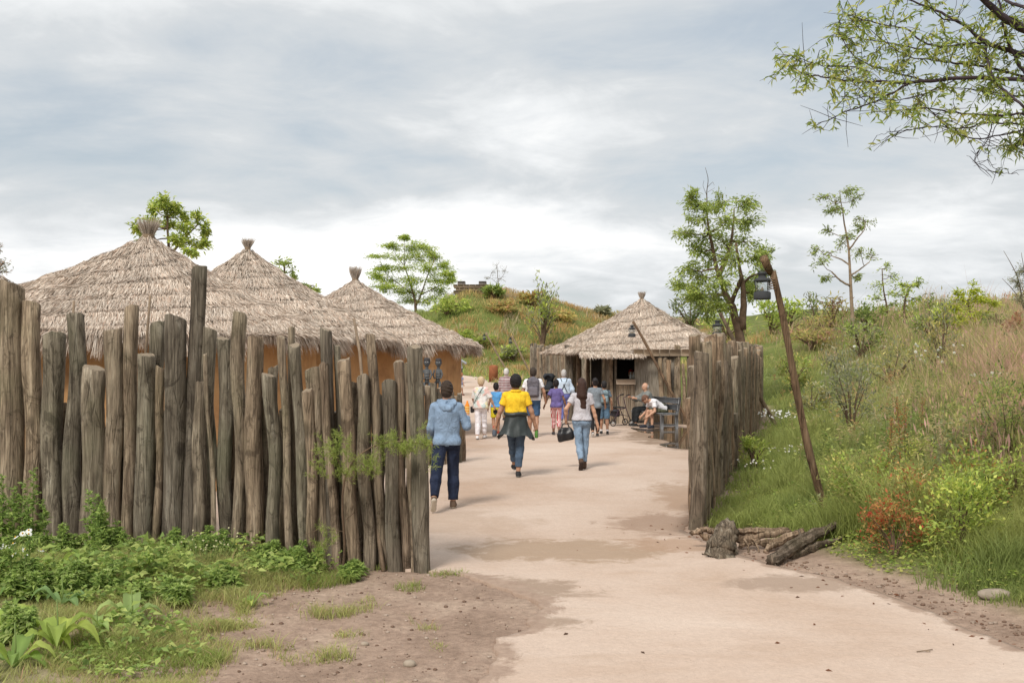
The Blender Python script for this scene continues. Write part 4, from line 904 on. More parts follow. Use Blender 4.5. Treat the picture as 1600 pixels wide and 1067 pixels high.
# ---------------------------------------------------------------- shrubs and single plants on the bank
RUST = [(.30, .12, .05), (.34, .21, .07), (.24, .12, .05)]; REDS = [(.34, .06, .035), (.32, .11, .045), (.28, .16, .05), (.24, .22, .07), (.26, .24, .08)]; OLIVE = [(.30, .30, .10), (.38, .37, .12), (.24, .25, .09)]
def shrub(label, px, py, rx, ry, cols, name='shrub', n=14, lsize=.07, lw=.4, nl=45, bark='bark', flat=.9, group='shrubs on the grassy bank', cat='shrub', Ymin=3.0, nst=6):
    b = G(px, py, Ymin); k = b.y/F; o = thing(name, label, cat, b, group=group); mt = MB(); ml = MB(); rx *= k; ry *= k
    for i in range(n):
        a = rng.random()*6.28; rr = math.sqrt(rng.random()); e = np.array([math.cos(a)*rx*rr, math.sin(a)*rx*rr*.8, ry*(.35+1.15*rng.random()*math.sqrt(max(.1, 1-rr*rr*.7)))])
        m = e*np.array([.35, .35, .55]); 
        if i < nst*2: mt.tube([(0, 0, -.03), m, e], [.012*k*160, .008*k*130, .003*k*120], 4, cap=False)
        N = int(nl*(.6+.8*rng.random())); P = e+rng.normal(size=(N, 3))*np.array([rx*.20, rx*.20, ry*.14]); P[:, 2] = np.maximum(P[:, 2], .02)
        D = rng.normal(size=(N, 3))*np.array([1, 1, .5])+np.array([0, 0, .15])+e[None]*.5/max(rx, .1)
        cards(ml, P, D, lsize*(.6+.8*rng.random(N)), lsize*lw*(.7+.6*rng.random(N)), pick(cols, N)*(.75+.5*rng.random()))
    mt.build('stems', M[bark], o, smooth=True); ml.build('foliage', M['leaf'], o); return o
shrub('low shrub with orange and scarlet leaves near the path edge', 1398, 872, 50, 62, REDS+RUST+RUST, n=34, nl=30, lsize=.045, lw=.45)
shrub('shrub of mixed orange and olive leaves behind the scarlet one', 1430, 838, 52, 80, RUST+OLIVE+OLIVE+LIME[:1], n=34, nl=34, lsize=.048, lw=.45)
shrub('bright green feathery shrub right of the scarlet shrub', 1500, 868, 50, 88, LIME+GREEN, n=34, nl=42, lsize=.055, lw=.45)
shrub('lime green shrub with orange tips above the bright feathery one', 1530, 822, 52, 84, LIME+GREEN+[RUST[1]], n=32, nl=40, lsize=.055, lw=.45)
shrub('dense olive green shrub just right of the foot of the nearest lamp pole', 1345, 822, 50, 82, LIME[1:2]+GREEN+OLIVE, n=32, nl=42, lsize=.055, lw=.4)
shrub('small rust tipped shrub above the broken stump', 1395, 806, 32, 66, GREEN+LIME+[RUST[1], RUST[0]], n=18, nl=34, lsize=.05)
def stalk(label, px, py, h, cols, n=1):
    b = G(px, py); k = b.y/F; o = thing('dock_plant', label, 'plant', b, group='rust coloured seed stalks on the bank')
    for i in range(n):
        mt = MB(); ml = MB()
        dx = (rng.random()-.5)*.12; H = h*k*(.8+.3*rng.random()); pts = [(dx, 0, -.03), (dx*1.6, 0, H*.5), (dx*2.2+(rng.random()-.5)*.1, 0, H)]; mt.tube(pts, [.006, .005, .003], 5, cap=False)
        N = 200; u = .25+.75*rng.random(N); P = np.stack([np.interp(u, [0, .5, 1], [p[0] for p in pts]), np.zeros(N), u*H], 1)+rng.normal(size=(N, 3))*np.array([.022, .022, .01]); cards(ml, P, rng.normal(size=(N, 3))+np.array([0, 0, .4]), .028, .016, pick(cols, N))
        sh_ = mt.build('stem', M['bark'], o); ml.build('seed_head', M['leaf'], sh_)
stalk('tall rust orange seed stalks on the bank, the taller right pair', 1413, 738, 118, RUST, 2); stalk('single rust orange seed stalk left of the taller pair', 1398, 742, 95, RUST, 1); stalk('thin brownish seed stalk at far right of the orange stalks', 1442, 700, 80, [(.3, .2, .08)], 1)
for lab, px, py, rx, ry, cols, nn in [
 ('grey twiggy half bare shrub in mid slope, right of the nearest lamp pole', 1330, 690, 46, 110, GREY, 22), ('thin dark twiggy bush on the upper slope, left of the pink grasses', 1472, 598, 24, 90, GREY+OLIVE, 12),
 ('dark green grassy bush at the right edge of the slope', 1575, 735, 55, 100, DARKG+GREEN, 26), ('small round green shrub at the pale patch below the slender tree', 1345, 560, 30, 40, GREEN+GREY, 12),
 ('olive bush on the slope between lamp pole and palisade', 1240, 610, 26, 36, OLIVE+GREEN, 12), ('grey green bush on the slope under the yellow green tree', 1500, 580, 34, 40, GREY+OLIVE, 12),
 ('fresh green shrub at the far ridge, left of the slender tree', 1232, 516, 34, 30, GREEN+LIME, 12), ('brown and green shrub at the foot of the slender tree', 1300, 520, 34, 34, OLIVE+[(.22, .13, .08)], 12),
 ('dark bushy shrub between the slender tree and the young trees', 1352, 520, 26, 34, DARKG+GREEN, 12), ('pale willow like bush on the ridge left of the slender tree', 1275, 516, 22, 36, GREY+GREEN, 10),
 ('bushy green shrub under the big two stemmed tree', 1135, 532, 34, 36, GREEN+LIME, 12), ('reddish dry shrub on the ridge at the far right', 1585, 548, 26, 34, [(.25, .13, .08), (.3, .2, .1)], 10),
 ('green shrub on the ridge between the young trees and the yellow green one', 1452, 525, 28, 38, GREEN+GREY, 12)]:
    Yb = G(px, py, 12).y; shrub(lab, px, py, rx, ry, cols, n=nn, lsize=.0048*Yb if Yb > 14 else .06, lw=.32, nl=44, Ymin=12)
for i_, (lab, px, py, rx, ry, cols, nn) in enumerate([
 ('light green leafy bush just right of the big two stemmed tree', 1205, 522, 24, 36, LIME+GREEN, 14), ('brownish seeding weed thicket below the ridge, right of the lamp pole', 1270, 548, 40, 30, OLIVE+[(.34, .22, .14)], 14),
 ('pale green bush right of the two young ridge trees', 1478, 520, 22, 30, LIME+GREY, 12), ('grey feathery bush half way up the slope above the rust stalks', 1395, 610, 40, 50, GREY+OLIVE, 16), ('yellow green weed thicket low on the slope, right of the lamp pole foot', 1420, 745, 44, 40, LIME+OLIVE, 16),
 ('lush green clump in front of the dark bush at the right edge', 1590, 790, 44, 60, GREEN+LIME, 18), ('tawny weed clump on the slope left of the grey twiggy shrub', 1268, 650, 26, 36, OLIVE+GREY, 12), ('green weed clump at the foot of the right palisade, halfway along', 1178, 735, 22, 40, GREEN+LIME, 14)]):
    Yb = G(px, py, 10).y; shrub(lab, px, py, rx, ry, cols, n=nn, lsize=.0048*Yb if Yb > 14 else .055, lw=.3, nl=40, Ymin=10)
# plants beside the kiosk roof and on the hill
for lab, px, py, rx, ry, cols in [('dark spiky bush poking up behind the right side of the kiosk roof', 1078, 520, 24, 44, DARKG+GREY), ('dense dark bush beside the stone wall on the hilltop', 771, 466, 14, 13, DARKG+GREEN+GREEN),
 ('wispy green sapling on the hillside left of the kiosk roof', 848, 545, 20, 74, LIME+GREY), ('bright green mound of shrubs on the left of the hill', 700, 492, 30, 22, LIME+GREEN), ('rusty brown bush in the middle of the hill', 790, 490, 24, 12, [(.40, .26, .12)]+OLIVE),
 ('orange tinged bush on the hill right of the middle', 880, 505, 30, 11, [(.42, .30, .12)]+OLIVE), ('olive bush low on the hill above the sign board', 745, 540, 24, 11, OLIVE+GREEN), ('pale flowering bush above the far left lamp pole foot', 800, 566, 18, 14, GREY+LIME), ('tawny bush on the hill near the ridge', 830, 478, 20, 14, OLIVE+RUST[1:2]),
 ('bare twig bush on the ridge just left of the kiosk roof', 940, 494, 10, 9, GREY), ('bushy green shrub low on the slope at the hut corner', 725, 560, 14, 30, GREEN+LIME)]:
    Yb = G(px, py, 44).y; shrub(lab, px, py, rx, ry, cols, n=16, lsize=.0042*Yb, lw=.35, nl=40, Ymin=40 if px < 1000 else 37, group='shrubs on the far hill')

# feathery sapling in front of the left palisade
Ys = 9.62; bx = (535-800)/F*Ys; o = thing('feathery_sapling', 'feathery light green sapling arching in front of the left palisade', 'plant', (bx, Ys, tz(bx, Ys))); bb = np.array(o.location)
mt = MB(); ml = MB()
def arc(pts, r0, r1):
    P = np.array([tuple(W(px, py, Ys-(.0 if py > 800 else .12)+(rng.random()-.5)*.04)) for px, py in pts])-bb; n = 16; u = np.linspace(0, 1, len(P)); uu = np.linspace(0, 1, n)
    Q = np.stack([np.interp(uu, u, P[:, j]) for j in range(3)], 1); Q[1:-1] = (Q[:-2]+2*Q[1:-1]+Q[2:])/4; mt.tube(Q, np.linspace(r0, r1, n), 6, cap=False); return Q
def feather(px, py, rx, ry, n, c):
    k = Ys/F; cen = np.array(tuple(W(px, py, Ys-.14)))-bb
    for _ in range(int(n*.8)):
        p = cen+np.array([rng.normal()*rx*k*.5, rng.normal()*.07, rng.normal()*ry*k*.5]); N = 34; d = unit(np.array([rng.normal()*.8, rng.normal()*.6, .5+rng.random()*.4])); u = rng.random(N)[:, None]
        P = p+d*u*.10; D = d[None]*.5+rng.normal(size=(N, 3))*.6; cards(ml, P, D, .035+.02*rng.random(N), .0042, pick(c, N))
FG = [(.20, .28, .06), (.15, .22, .045), (.27, .33, .10)]
arc([(535, 895), (540, 850), (533, 790), (538, 740), (558, 711), (590, 692), (628, 688), (668, 695)], .014, .005); arc([(538, 742), (528, 718), (520, 690)], .005, .002); arc([(540, 736), (560, 720), (590, 742)], .004, .002); arc([(538, 830), (500, 826), (470, 838)], .004, .002); arc([(540, 812), (552, 802), (556, 795)], .004, .002)
for a in [(528, 705, 24, 30, 46), (515, 735, 24, 26, 34), (548, 735, 18, 22, 18), (585, 745, 14, 18, 20), (575, 728, 14, 12, 14), (612, 700, 22, 14, 30), (640, 706, 22, 16, 34), (662, 702, 16, 18, 26), (600, 690, 12, 10, 12), (500, 858, 14, 26, 16), (512, 840, 10, 20, 10), (668, 725, 6, 10, 6)]: feather(*a, FG)
mt.build('stem', M['bark'], o, smooth=True); ml.build('foliage', M['leaf'], o)

# ---------------------------------------------------------------- broad leaved and flowering weeds, lower left
def big_leaf(mb, base, az, L, Wd, rise, droop, col, ang=0.0):
    n = 9; u = np.linspace(0, 1, n); d = np.array([math.cos(az), math.sin(az)]); s = np.array([-d[1], d[0]])
    x = L*u; z = rise*L*np.sin(u*2.2)*.55-droop*L*u**2*.5; w = Wd*np.sin(np.clip(u*.93+.07, 0, 1)*math.pi)**.75*(1-.25*u); V = []
    for i in range(n):
        for q, (sx, dz) in enumerate([(-1, .18), (-.5, .05), (0, -.04), (.5, .05), (1, .18)]):
            wob = .10*w[i]*math.sin(i*2.1+q*1.7)
            V.append((base[0]+d[0]*x[i]+s[0]*sx*w[i]*.5, base[1]+d[1]*x[i]+s[1]*sx*w[i]*.5, base[2]+z[i]+dz*w[i]+wob*abs(sx)+sx*ang*w[i]))
    Q = [[i*5+q, i*5+q+1, (i+1)*5+q+1, (i+1)*5+q] for i in range(n-1) for q in range(4)]
    C = np.array([np.array(col)*(1.25 if q == 2 else 1)*(.9+.2*rng.random()) for i in range(n) for q in range(5)]); mb.add(V, Q, C)
def dock(label, px, py, leaves, s=1.0, cols=None):
    b = G(px, py); o = thing('broad_leaf_plant', label, 'plant', b, group='broad leaved dock plants'); mb = MB()
    for i in range(leaves):
        az = i*2.4+rng.random(); L = (.11+.13*rng.random())*s; c = pick(cols or [(.20, .30, .06), (.15, .25, .06), (.26, .34, .08)], 1)[0]
        big_leaf(mb, (.02*math.cos(az), .02*math.sin(az), .01), az, L, L*(.42+.15*rng.random()), .8+.9*rng.random(), .5+.6*rng.random(), c)
    mb.build('leaves', M['leaf'], o, smooth=True)
    mb = MB(); mb.tube([(0, 0, -.02), (.01, 0, .10*s), (.0, .01, .22*s)], [.008, .006, .004], 6); mb.build('stem', m_stem, o)
m_stem = m_plain('green_stem', (.16, .22, .06), .7, .2, 10)
YG = [(.26, .35, .07), (.20, .29, .06)]
for lab, px, py, n, s, cl in [('large yellow green dock plant at the lower left corner, drooping leaves', 88, 1012, 9, 1.5, YG), ('bright long leaved dock plant in front of the second log', 82, 905, 8, 1.45, YG), ('big rounded leaf plant below the third log', 96, 948, 5, 1.15, [(.16, .27, .10)]),
 ('broad leaf plant at the very bottom left edge', 22, 1045, 7, 1.3, None), ('broad leaf plant near the bare soil patch', 205, 975, 7, 1.1, [(.26, .36, .12), (.18, .27, .09)]), ('leafy plant with pale wide leaves before the tall leaning log', 248, 905, 6, 1.0, [(.15, .25, .11)]),
 ('small dock plant at the right end of the weeds', 390, 952, 5, .7, None), ('dark leaved plant behind the big rounded leaf', 40, 935, 7, 1.1, [(.12, .22, .05)]), ('tuft of broad leaves at left edge middle', 8, 985, 6, 1.0, None), ('leaf rosette before the seventh log', 190, 912, 7, .9, None),
 ('low rosette with pale leaves among the short grass', 150, 990, 6, .75, [(.22, .33, .10)])]: dock(lab, px, py, n, s, cl)
def mugwort(label, px, py, h, n, cols, lw=.34, nl=80):
    h *= .84; b = G(px, py); k = b.y/F; o = thing('tall_weed', label, 'plant', b, group='tall leafy weeds at the palisade foot'); mt = MB(); ml = MB()
    for i in range(n):
        H = h*k*(.65+.4*rng.random()); dx, dy = (rng.random(2)-.5)*.35*min(1, n/4); lx, ly = (rng.random(2)-.5)*.15; q = np.array([(dx, dy, -.03), (dx+lx*.5, dy+ly*.5, H*.5), (dx+lx, dy+ly, H)]); mt.tube(q, [.006, .005, .002], 5, cap=False)
        N = nl; u = .12+.88*rng.random(N)**.8; P = np.stack([np.interp(u, [0, .5, 1], q[:, j]) for j in range(3)], 1); a = rng.random(N)*6.28; D = np.stack([np.cos(a), np.sin(a), .35+.4*rng.random(N)-.3*(1-u)], 1)
        L = (.12*(1.15-u*.75))*(.6+.7*rng.random(N)); cards(ml, P, D, L, L*lw, pick(cols, N), .3)
        for _ in range(3):
            Dq = D+rng.normal(size=D.shape)*.45; Pq = P+unit(D)*L[:, None]*.35; cards(ml, Pq, Dq, L*.6, L*.6*lw, pick(cols, N), .3)
    mt.build('stem', m_stem, o); ml.build('foliage', M['leaf'], o)
WG = [(.20, .31, .08), (.27, .38, .10), (.14, .23, .06)]
mugwort('tall lush leafy weed at the left edge before the first logs', 22, 880, 165, 7, WG); mugwort('slim leafy weed in front of the second log', 58, 880, 120, 4, WG); mugwort('tall pointed green weed rising before the short knotted log', 155, 886, 145, 5, WG); mugwort('bushy weed between the fifth and seventh logs', 182, 890, 90, 8, WG)
mugwort('leafy weed clump at the left edge lower down', 5, 935, 120, 6, WG); mugwort('weed clump before the thin pale birch pole', 330, 886, 70, 7, WG); mugwort('low leafy weed clump before the slanting tall log', 268, 884, 66, 6, WG); mugwort('green weed clump beside the feathery sapling', 470, 896, 54, 7, WG); mugwort('small weed clump at the foot of the last logs of the left palisade', 560, 905, 30, 4, WG)
for lab, px, py, h, n in [('pale leafy weed leaning on the third log', 92, 884, 80, 5), ('dense weed clump before the eighth and ninth logs', 222, 888, 62, 7), ('weed clump halfway between birch pole and feathery sapling', 400, 888, 50, 6), ('bushy weed clump right beside the daisies', 62, 935, 70, 7),
    ('nettle like weed clump in front of the knotted short log', 140, 930, 66, 7), ('low weed clump in the middle of the green patch', 250, 945, 46, 7), ('weed clump at the grass edge above the bare soil', 340, 925, 40, 6), ('lush weed clump near the lower left corner', 30, 1000, 70, 7)]: mugwort(lab, px, py, h, n, WG+[(.30, .40, .14)], lw=.38)
def flowers(label, px, py, w, h, n, petal, heart, name, r=.018, group=None):
    b = G(px, py); k = b.y/F; o = thing(name, label, 'flower', b, group=group); mt = MB(); mf = MB()
    for i in range(n):
        p = np.array([rng.normal()*w*k*.5, rng.normal()*w*k*.35, h*k*(.55+.5*rng.random())]); mt.tube([(p[0]*.4, p[1]*.4, -.02), (p[0]*.8, p[1]*.8, p[2]*.6), p], [.003, .0025, .002], 4, cap=False)
        t_ = unit(rng.normal(size=3)*.5+np.array([0, -.5, .7])); a_ = unit(np.cross(t_, [1, 0, 0])); b_ = np.cross(t_, a_); m = 11; V = []; Q = []
        for q in range(m):
            th = q/m*6.28; d = a_*math.cos(th)+b_*math.sin(th); e = a_*math.cos(th+1.57)+b_*math.sin(th+1.57); c0 = p+d*r*.3; c1 = p+d*r-t_*r*.15; V += [c0-e*r*.12, c0+e*r*.12, c1+e*r*.2, c1-e*r*.2]; Q.append([q*4, q*4+1, q*4+2, q*4+3])
        mf.add(V, Q, petal); mf.blob(p+t_*r*.1, (r*.32,)*3, 6, 4, col=heart)
    mt.build('stems', m_stem, o); mf.build('petals', M['petal'], o)
WH = (.9, .9, .88); YE = (.75, .45, .03)
flowers('cluster of white daisies at the left edge before the first log', 28, 912, 36, 78, 14, WH, YE, 'daisy_plant', .028, 'daisies'); flowers('single low daisy at the left edge below the cluster', 4, 975, 8, 30, 2, WH, YE, 'daisy_plant', .019, 'daisies'); flowers('orange yellow flower near the bright dock plant', 46, 925, 6, 40, 2, (.75, .35, .02), (.6, .25, .02), 'yellow_flower', .014, 'yellow flowers')
flowers('spray of small pale yellow flowers before the birch pole', 318, 895, 66, 62, 46, (.72, .68, .45), (.7, .5, .08), 'yellow_flower', .0085, 'yellow flowers'); flowers('few yellow flowers to the right of the pale flower spray', 372, 885, 40, 36, 12, (.75, .6, .15), (.7, .5, .08), 'yellow_flower', .008, 'yellow flowers'); flowers('small white flower at the bottom of the feathery sapling', 530, 905, 6, 16, 2, WH, WH, 'daisy_plant', .014, 'daisies')
flowers('sprinkling of tiny white flowers on the slope behind the right palisade', 1225, 668, 60, 26, 70, WH, WH, 'white_wildflowers', .028, 'wildflowers on the slope'); flowers('white wildflowers further down the grassy slope', 1240, 720, 50, 24, 26, WH, YE, 'white_wildflowers', .018, 'wildflowers on the slope')
flowers('small white flowers dotted in the dry grass high on the right slope', 1480, 600, 90, 60, 26, (.7, .7, .62), (.6, .6, .5), 'white_wildflowers', .035, 'wildflowers on the slope'); flowers('white flowers low on the bank left of the lamp pole foot', 1175, 745, 50, 26, 22, WH, YE, 'white_wildflowers', .016, 'wildflowers on the slope')
flowers('flat white yarrow heads among dry grass at the right', 1560, 640, 60, 60, 16, (.7, .7, .62), (.6, .6, .5), 'white_wildflowers', .035, 'wildflowers on the slope')

# ---------------------------------------------------------------- grass: masses of single blades
def blades(mb, X, Y, H, Wd, col, lean=.35, z=None, tipcol=None):
    N = len(X); Z = terr(X, Y)-.01 if z is None else z
    a = rng.random(N)*6.28; d = np.stack([np.cos(a), np.sin(a)], 1); b = rng.random(N)*6.28; s = np.stack([np.cos(b), np.sin(b)], 1)*Wd[:, None]*.5
    l = (lean*(.3+1.2*rng.random(N))*H)[:, None]
    B = np.stack([X, Y], 1); m = B+d*l*.35; t_ = B+d*l
    def P3(xy, z): return np.concatenate([xy, z[:, None]], 1)
    V = np.stack([P3(B-s, Z), P3(B+s, Z), P3(m-s*.8, Z+H*.55), P3(m+s*.8, Z+H*.55), P3(t_, Z+H*(.96-.15*rng.random(N)))], 1).reshape(-1, 3)
    i = np.arange(N)[:, None]*5; mb.add(V, np.concatenate([i+np.array([[0, 1, 3]]), i+np.array([[0, 3, 2]]), i+np.array([[2, 3, 4]])]))
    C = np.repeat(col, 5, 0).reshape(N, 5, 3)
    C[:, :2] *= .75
    if tipcol is not None: C[:, 4] = tipcol; C[:, 2:4] = C[:, 2:4]*.6+tipcol[:, None]*.4
    mb.c[-1] = C.reshape(-1, 3)
def sample_view(n, y0, y1, pxa, pxb, power=1.0):
    """points over real ground, denser close by"""
    u = rng.random(n); Y = 1/((1-u)/y0**power+u/y1**power)**(1/power); px = pxa+(pxb-pxa)*rng.random(n); return (px-800)/F*Y, Y
def tufts(X, Y, k, spread):
    X = np.repeat(X, k)+rng.normal(size=len(X)*k)*np.repeat(spread, k); Y = np.repeat(Y, k)+rng.normal(size=len(Y)*k)*np.repeat(spread, k); return X, Y
def bank_color(X, Y, u):
    N = len(X); n1 = vnoise(X*.35, Y*.35, 41); n2 = vnoise(X*1.1, Y*1.1, 42); n3 = rng.random(N)
    lush = np.array([.17, .25, .055]); mid = np.array([.25, .31, .085]); dry = np.array([.38, .33, .17]); pink = np.array([.36, .27, .17]); dark = np.array([.12, .19, .05])
    w_dry = np.clip(sm((u-2.2)/3.2)*sm((n1-.25)/.5)*.62+sm((X/Y*F+800-1430)/180)*sm((u-2.5)/2)*.30, 0, 1); w_lush = sm((2.4-u)/2)*(.4+.6*n2)
    c = mid[None]*(1-w_lush[:, None])+lush[None]*w_lush[:, None]
    isdry = n3 < w_dry*.75
    c = np.where(isdry[:, None], np.where((n2 > .55)[:, None], pink[None], dry[None]), c)
    isdark = (vnoise(X*.8, Y*.8, 43) > .66) & ~isdry; c = np.where(isdark[:, None], dark[None]*.5+c*.5, c)
    return c*(.72+.5*rng.random((N, 1))), isdry
# near bank
mb = MB()
X, Y = sample_view(30000, 6.2, 60, 1040, 1790); u = X-np.interp(Y, BY, BX); edge = .42+.55*vnoise(X*2.2, Y*2.2, 51)+.55*sm((Y-9.4)/.4)*sm((11.3-Y)/.5)
PB = G(1290, 796); nearpole = (np.abs(X-PB.x+.05) < .30+.2*rng.random(len(X))) & (Y > PB.y-1.1) & (Y < PB.y+.15)
fen = (Y > 12.2) & (u > .12) & (Y < 36)
bare = vnoise(X*1.3, Y*1.3, 52) > .80
ok = ((u > edge) | fen) & ~(nearpole & (rng.random(len(X)) < .85)) & ~(bare & (u < 4) & (Y < 16) & (rng.random(len(X)) < .8)) & ~in_path(X, Y, .02); X, Y, u = X[ok], Y[ok], u[ok]
sp = .035+.004*Y; X, Y = tufts(X, Y, 9, sp); u = X-np.interp(Y, BY, BX); ok = ~in_path(X, Y, .03) & ((u > .3) | (Y > 12.2)); X, Y, u = X[ok], Y[ok], u[ok]
col, isdry = bank_color(X, Y, u); N = len(X)
H = (.09+.20*sm(u/1.6)+.16*sm((u-2.5)/3))*(.45+.9*rng.random(N))*(.6+.8*vnoise(X*1.4, Y*1.4, 53)); H = np.where(isdry, H*1.5, H); H *= .45+1.5*vnoise(X*2.3, Y*2.3, 57)**1.5*1.2
Wd = (.0045+.00042*Y)*(.7+.6*rng.random(N)); Wd = np.where(isdry, Wd*.7, Wd)
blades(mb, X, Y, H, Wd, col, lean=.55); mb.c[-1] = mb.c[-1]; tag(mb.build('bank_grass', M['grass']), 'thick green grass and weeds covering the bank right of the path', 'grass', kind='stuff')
# small broad leaves under and between the blades
mb = MB(); X, Y = sample_view(52000, 6.4, 30, 1040, 1760); u = X-np.interp(Y, BY, BX); ok = (u > .45+.6*vnoise(X*2, Y*2, 54)) | ((Y > 12.5) & (u > .15)); ok &= ~in_path(X, Y, .02); X, Y, u = X[ok], Y[ok], u[ok]; N = len(X)
P = np.stack([X, Y, terr(X, Y)+.16*rng.random(N)*sm(u/1.5)], 1); D = rng.normal(size=(N, 3)); D[:, 2] = .3*rng.random(N); s_ = (.022+.0022*Y)*(.5+rng.random(N))
cards(mb, P, D, s_, s_*.45, pick([(.20, .30, .06), (.28, .38, .08), (.36, .40, .12), (.14, .22, .05)], N)); tag(mb.build('bank_weeds', M['leaf']), 'small leafy weeds low among the bank grass', 'ground cover', kind='stuff')
# taller leafy weeds standing out of the grass in clumps
mb = MB(); n = 5200; X, Y = sample_view(n, 8, 60, 1120, 1780); u = X-np.interp(Y, BY, BX); pz = sm((u-.9)/1.2)*sm((vnoise(X*.7, Y*.7, 58)-.38)/.25); ok = (rng.random(n) < pz) & ~in_path(X, Y, .1); X, Y = X[ok], Y[ok]; N = len(X); H = (.22+.50*rng.random(N))*(.6+.8*vnoise(X*.9, Y*.9, 59))
Z = terr(X, Y); LN = (rng.random((N, 2))-.5)*.35*H[:, None]; kk = np.clip(26-(Y*.35).astype(int), 8, 24); ii = np.repeat(np.arange(N), kk); m = len(ii); uu_ = .2+.8*rng.random(m)**.8
PP = np.stack([X[ii]+LN[ii, 0]*uu_, Y[ii]+LN[ii, 1]*uu_, Z[ii]+H[ii]*uu_], 1)+rng.normal(size=(m, 3))*.03; D = rng.normal(size=(m, 3))*np.array([1, 1, .35]); D[:, 2] += .3
tint = np.array([(.17, .25, .06), (.30, .36, .10), (.13, .18, .06), (.36, .34, .16), (.25, .30, .15), (.38, .26, .12)])[np.clip((vnoise(X*.5, Y*.5, 60)*6+rng.normal(size=N)*.8).astype(int), 0, 5)]
Ls = (.035+.0028*Y[ii])*(.5+.8*rng.random(m)); cards(mb, PP, D, Ls, Ls*.32, tint[ii]*(.7+.55*rng.random((m, 1))))
straw(mb, np.stack([X, Y, Z], 1), np.stack([LN[:, 0], LN[:, 1], H], 1), H*1.05, .005+.0003*Y, tint*.7, np.array([[.3, .2, .1]]), 0)
tag(mb.build('tall_weeds', M['leaf']), 'taller leafy weeds mixed into the grass of the bank', 'ground cover', kind='stuff')
# tall seeding grass, dry on the upper right
mb = MB(); X, Y = sample_view(9000, 9, 62, 1150, 1790); u = X-np.interp(Y, BY, BX); pz = sm((u-2.4)/3.4)*sm((vnoise(X*.45, Y*.45, 55)-.22)/.5)
px_ = X/Y*F+800; pz *= .22+.78*sm((px_-1330)/230)
ok = rng.random(len(X)) < pz; X, Y = tufts(X[ok], Y[ok], 7, .10+.004*Y[ok]); u = X-np.interp(Y, BY, BX); N = len(X); H = (.30+.34*rng.random(N))*(.75+.5*vnoise(X*.6, Y*.6, 56))
g = rng.random(N); cst = np.where((g < .45)[:, None], np.array([[.34, .29, .17]]), np.where((g < .60)[:, None], np.array([[.36, .28, .19]]), np.array([[.32, .37, .12]])))*(.75+.5*rng.random((N, 1)))
Wd = .003+.00032*Y; a = rng.random(N)*6.28; ln = .22*H*(.3+rng.random(N)); Z = terr(X, Y); tip = np.stack([X+np.cos(a)*ln, Y+np.sin(a)*ln, Z+H], 1); P0 = np.stack([X, Y, Z], 1)
D = tip-P0; straw(mb, P0, D, np.linalg.norm(D, axis=1), Wd, cst*.9, np.array([[.3, .2, .1]]), .0)
hp = P0+D*.80; cards(mb, hp, D+rng.normal(size=(N, 3))*.08, H*.26, Wd*3.6, cst*np.array([[1.1, 1.0, 1.05]]), .05)
tag(mb.build('seeding_grass', M['grass']), 'tall dry seeding grass with pinkish tan heads on the upper bank', 'tall grass', kind='stuff')
# the far hill
mb = MB(); N = 15000; Y = 52+75*rng.random(N)**.8; X = -22+(Y*.42+22)*rng.random(N)*1.05; w = np.maximum((X-1)*.96+(Y-50)*.28, Y-68); ok = (w > .4) & ~((X-np.interp(Y, BY, BX) > 1) & (X > 14)); X, Y = tufts(X[ok], Y[ok], 8, np.full(ok.sum(), .22)); N = len(X)
n1 = vnoise(X*.18, Y*.14, 61); n2 = vnoise(X*.5, Y*.4, 62); w = np.maximum((X-1)*.96+(Y-50)*.28, Y-68)
g1 = np.array([.21, .29, .07]); g2 = np.array([.34, .32, .11]); g3 = np.array([.36, .25, .09]); g4 = np.array([.34, .33, .18])
q = n1*.55+n2*.45+.18*sm((w-6)/10)*sm((X+9)/4)-.05+.12*(rng.random(N)-.5); c = np.where((q < .42)[:, None], g1[None], np.where((q < .58)[:, None], g2[None], np.where((q < .74)[:, None], g3[None]*.6+g2[None]*.4, g4[None])))
low = (w < 5) & (rng.random(N) < .8); c = np.where(low[:, None], np.array([[.24, .34, .08]]), c)*(.7+.55*rng.random((N, 1)))
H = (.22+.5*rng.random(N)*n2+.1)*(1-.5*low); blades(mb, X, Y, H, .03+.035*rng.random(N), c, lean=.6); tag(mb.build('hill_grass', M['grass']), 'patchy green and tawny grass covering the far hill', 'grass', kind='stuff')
# lower left: short grass, thinning out to bare soil
def left_mask(X, Y):
    lim = np.interp(Y, [5.5, 6.5, 7.5, 8.3, 9.0, 9.9], [-1.6, -1.75, -1.95, -2.0, -1.55, -1.0]); nn = vnoise(X*1.6, Y*1.6, 71)*.7+vnoise(X*5, Y*5, 72)*.3
    return nn*1.0+(lim-X)*.62-.22
mb = MB(); n = 26000; Y = 5.6+4.9*rng.random(n); X = -7.5+7.2*rng.random(n); X = np.where(X < -Y*.62, X+3, X); fy_ = np.interp((X/Y*F+800), [-420, 18, 240, 370, 460, 560, 665], [12.3, 11.3, 10.86, 10.62, 10.2, 9.98, 9.86])
m = left_mask(X, Y); ok = (m > .38+.25*rng.random(n)) & (Y < fy_+.1) & (X < -.7); rag = (vnoise(X*3.3, Y*3.3, 73) > .66) & (m > -.45) & (X < -.45) & (Y < fy_); ok |= rag & (rng.random(n) < .8)
skip = (vnoise(X*1.2, Y*1.6, 76) > .72) & (Y < 8.6) & (rng.random(n) < .85); ok &= ~skip
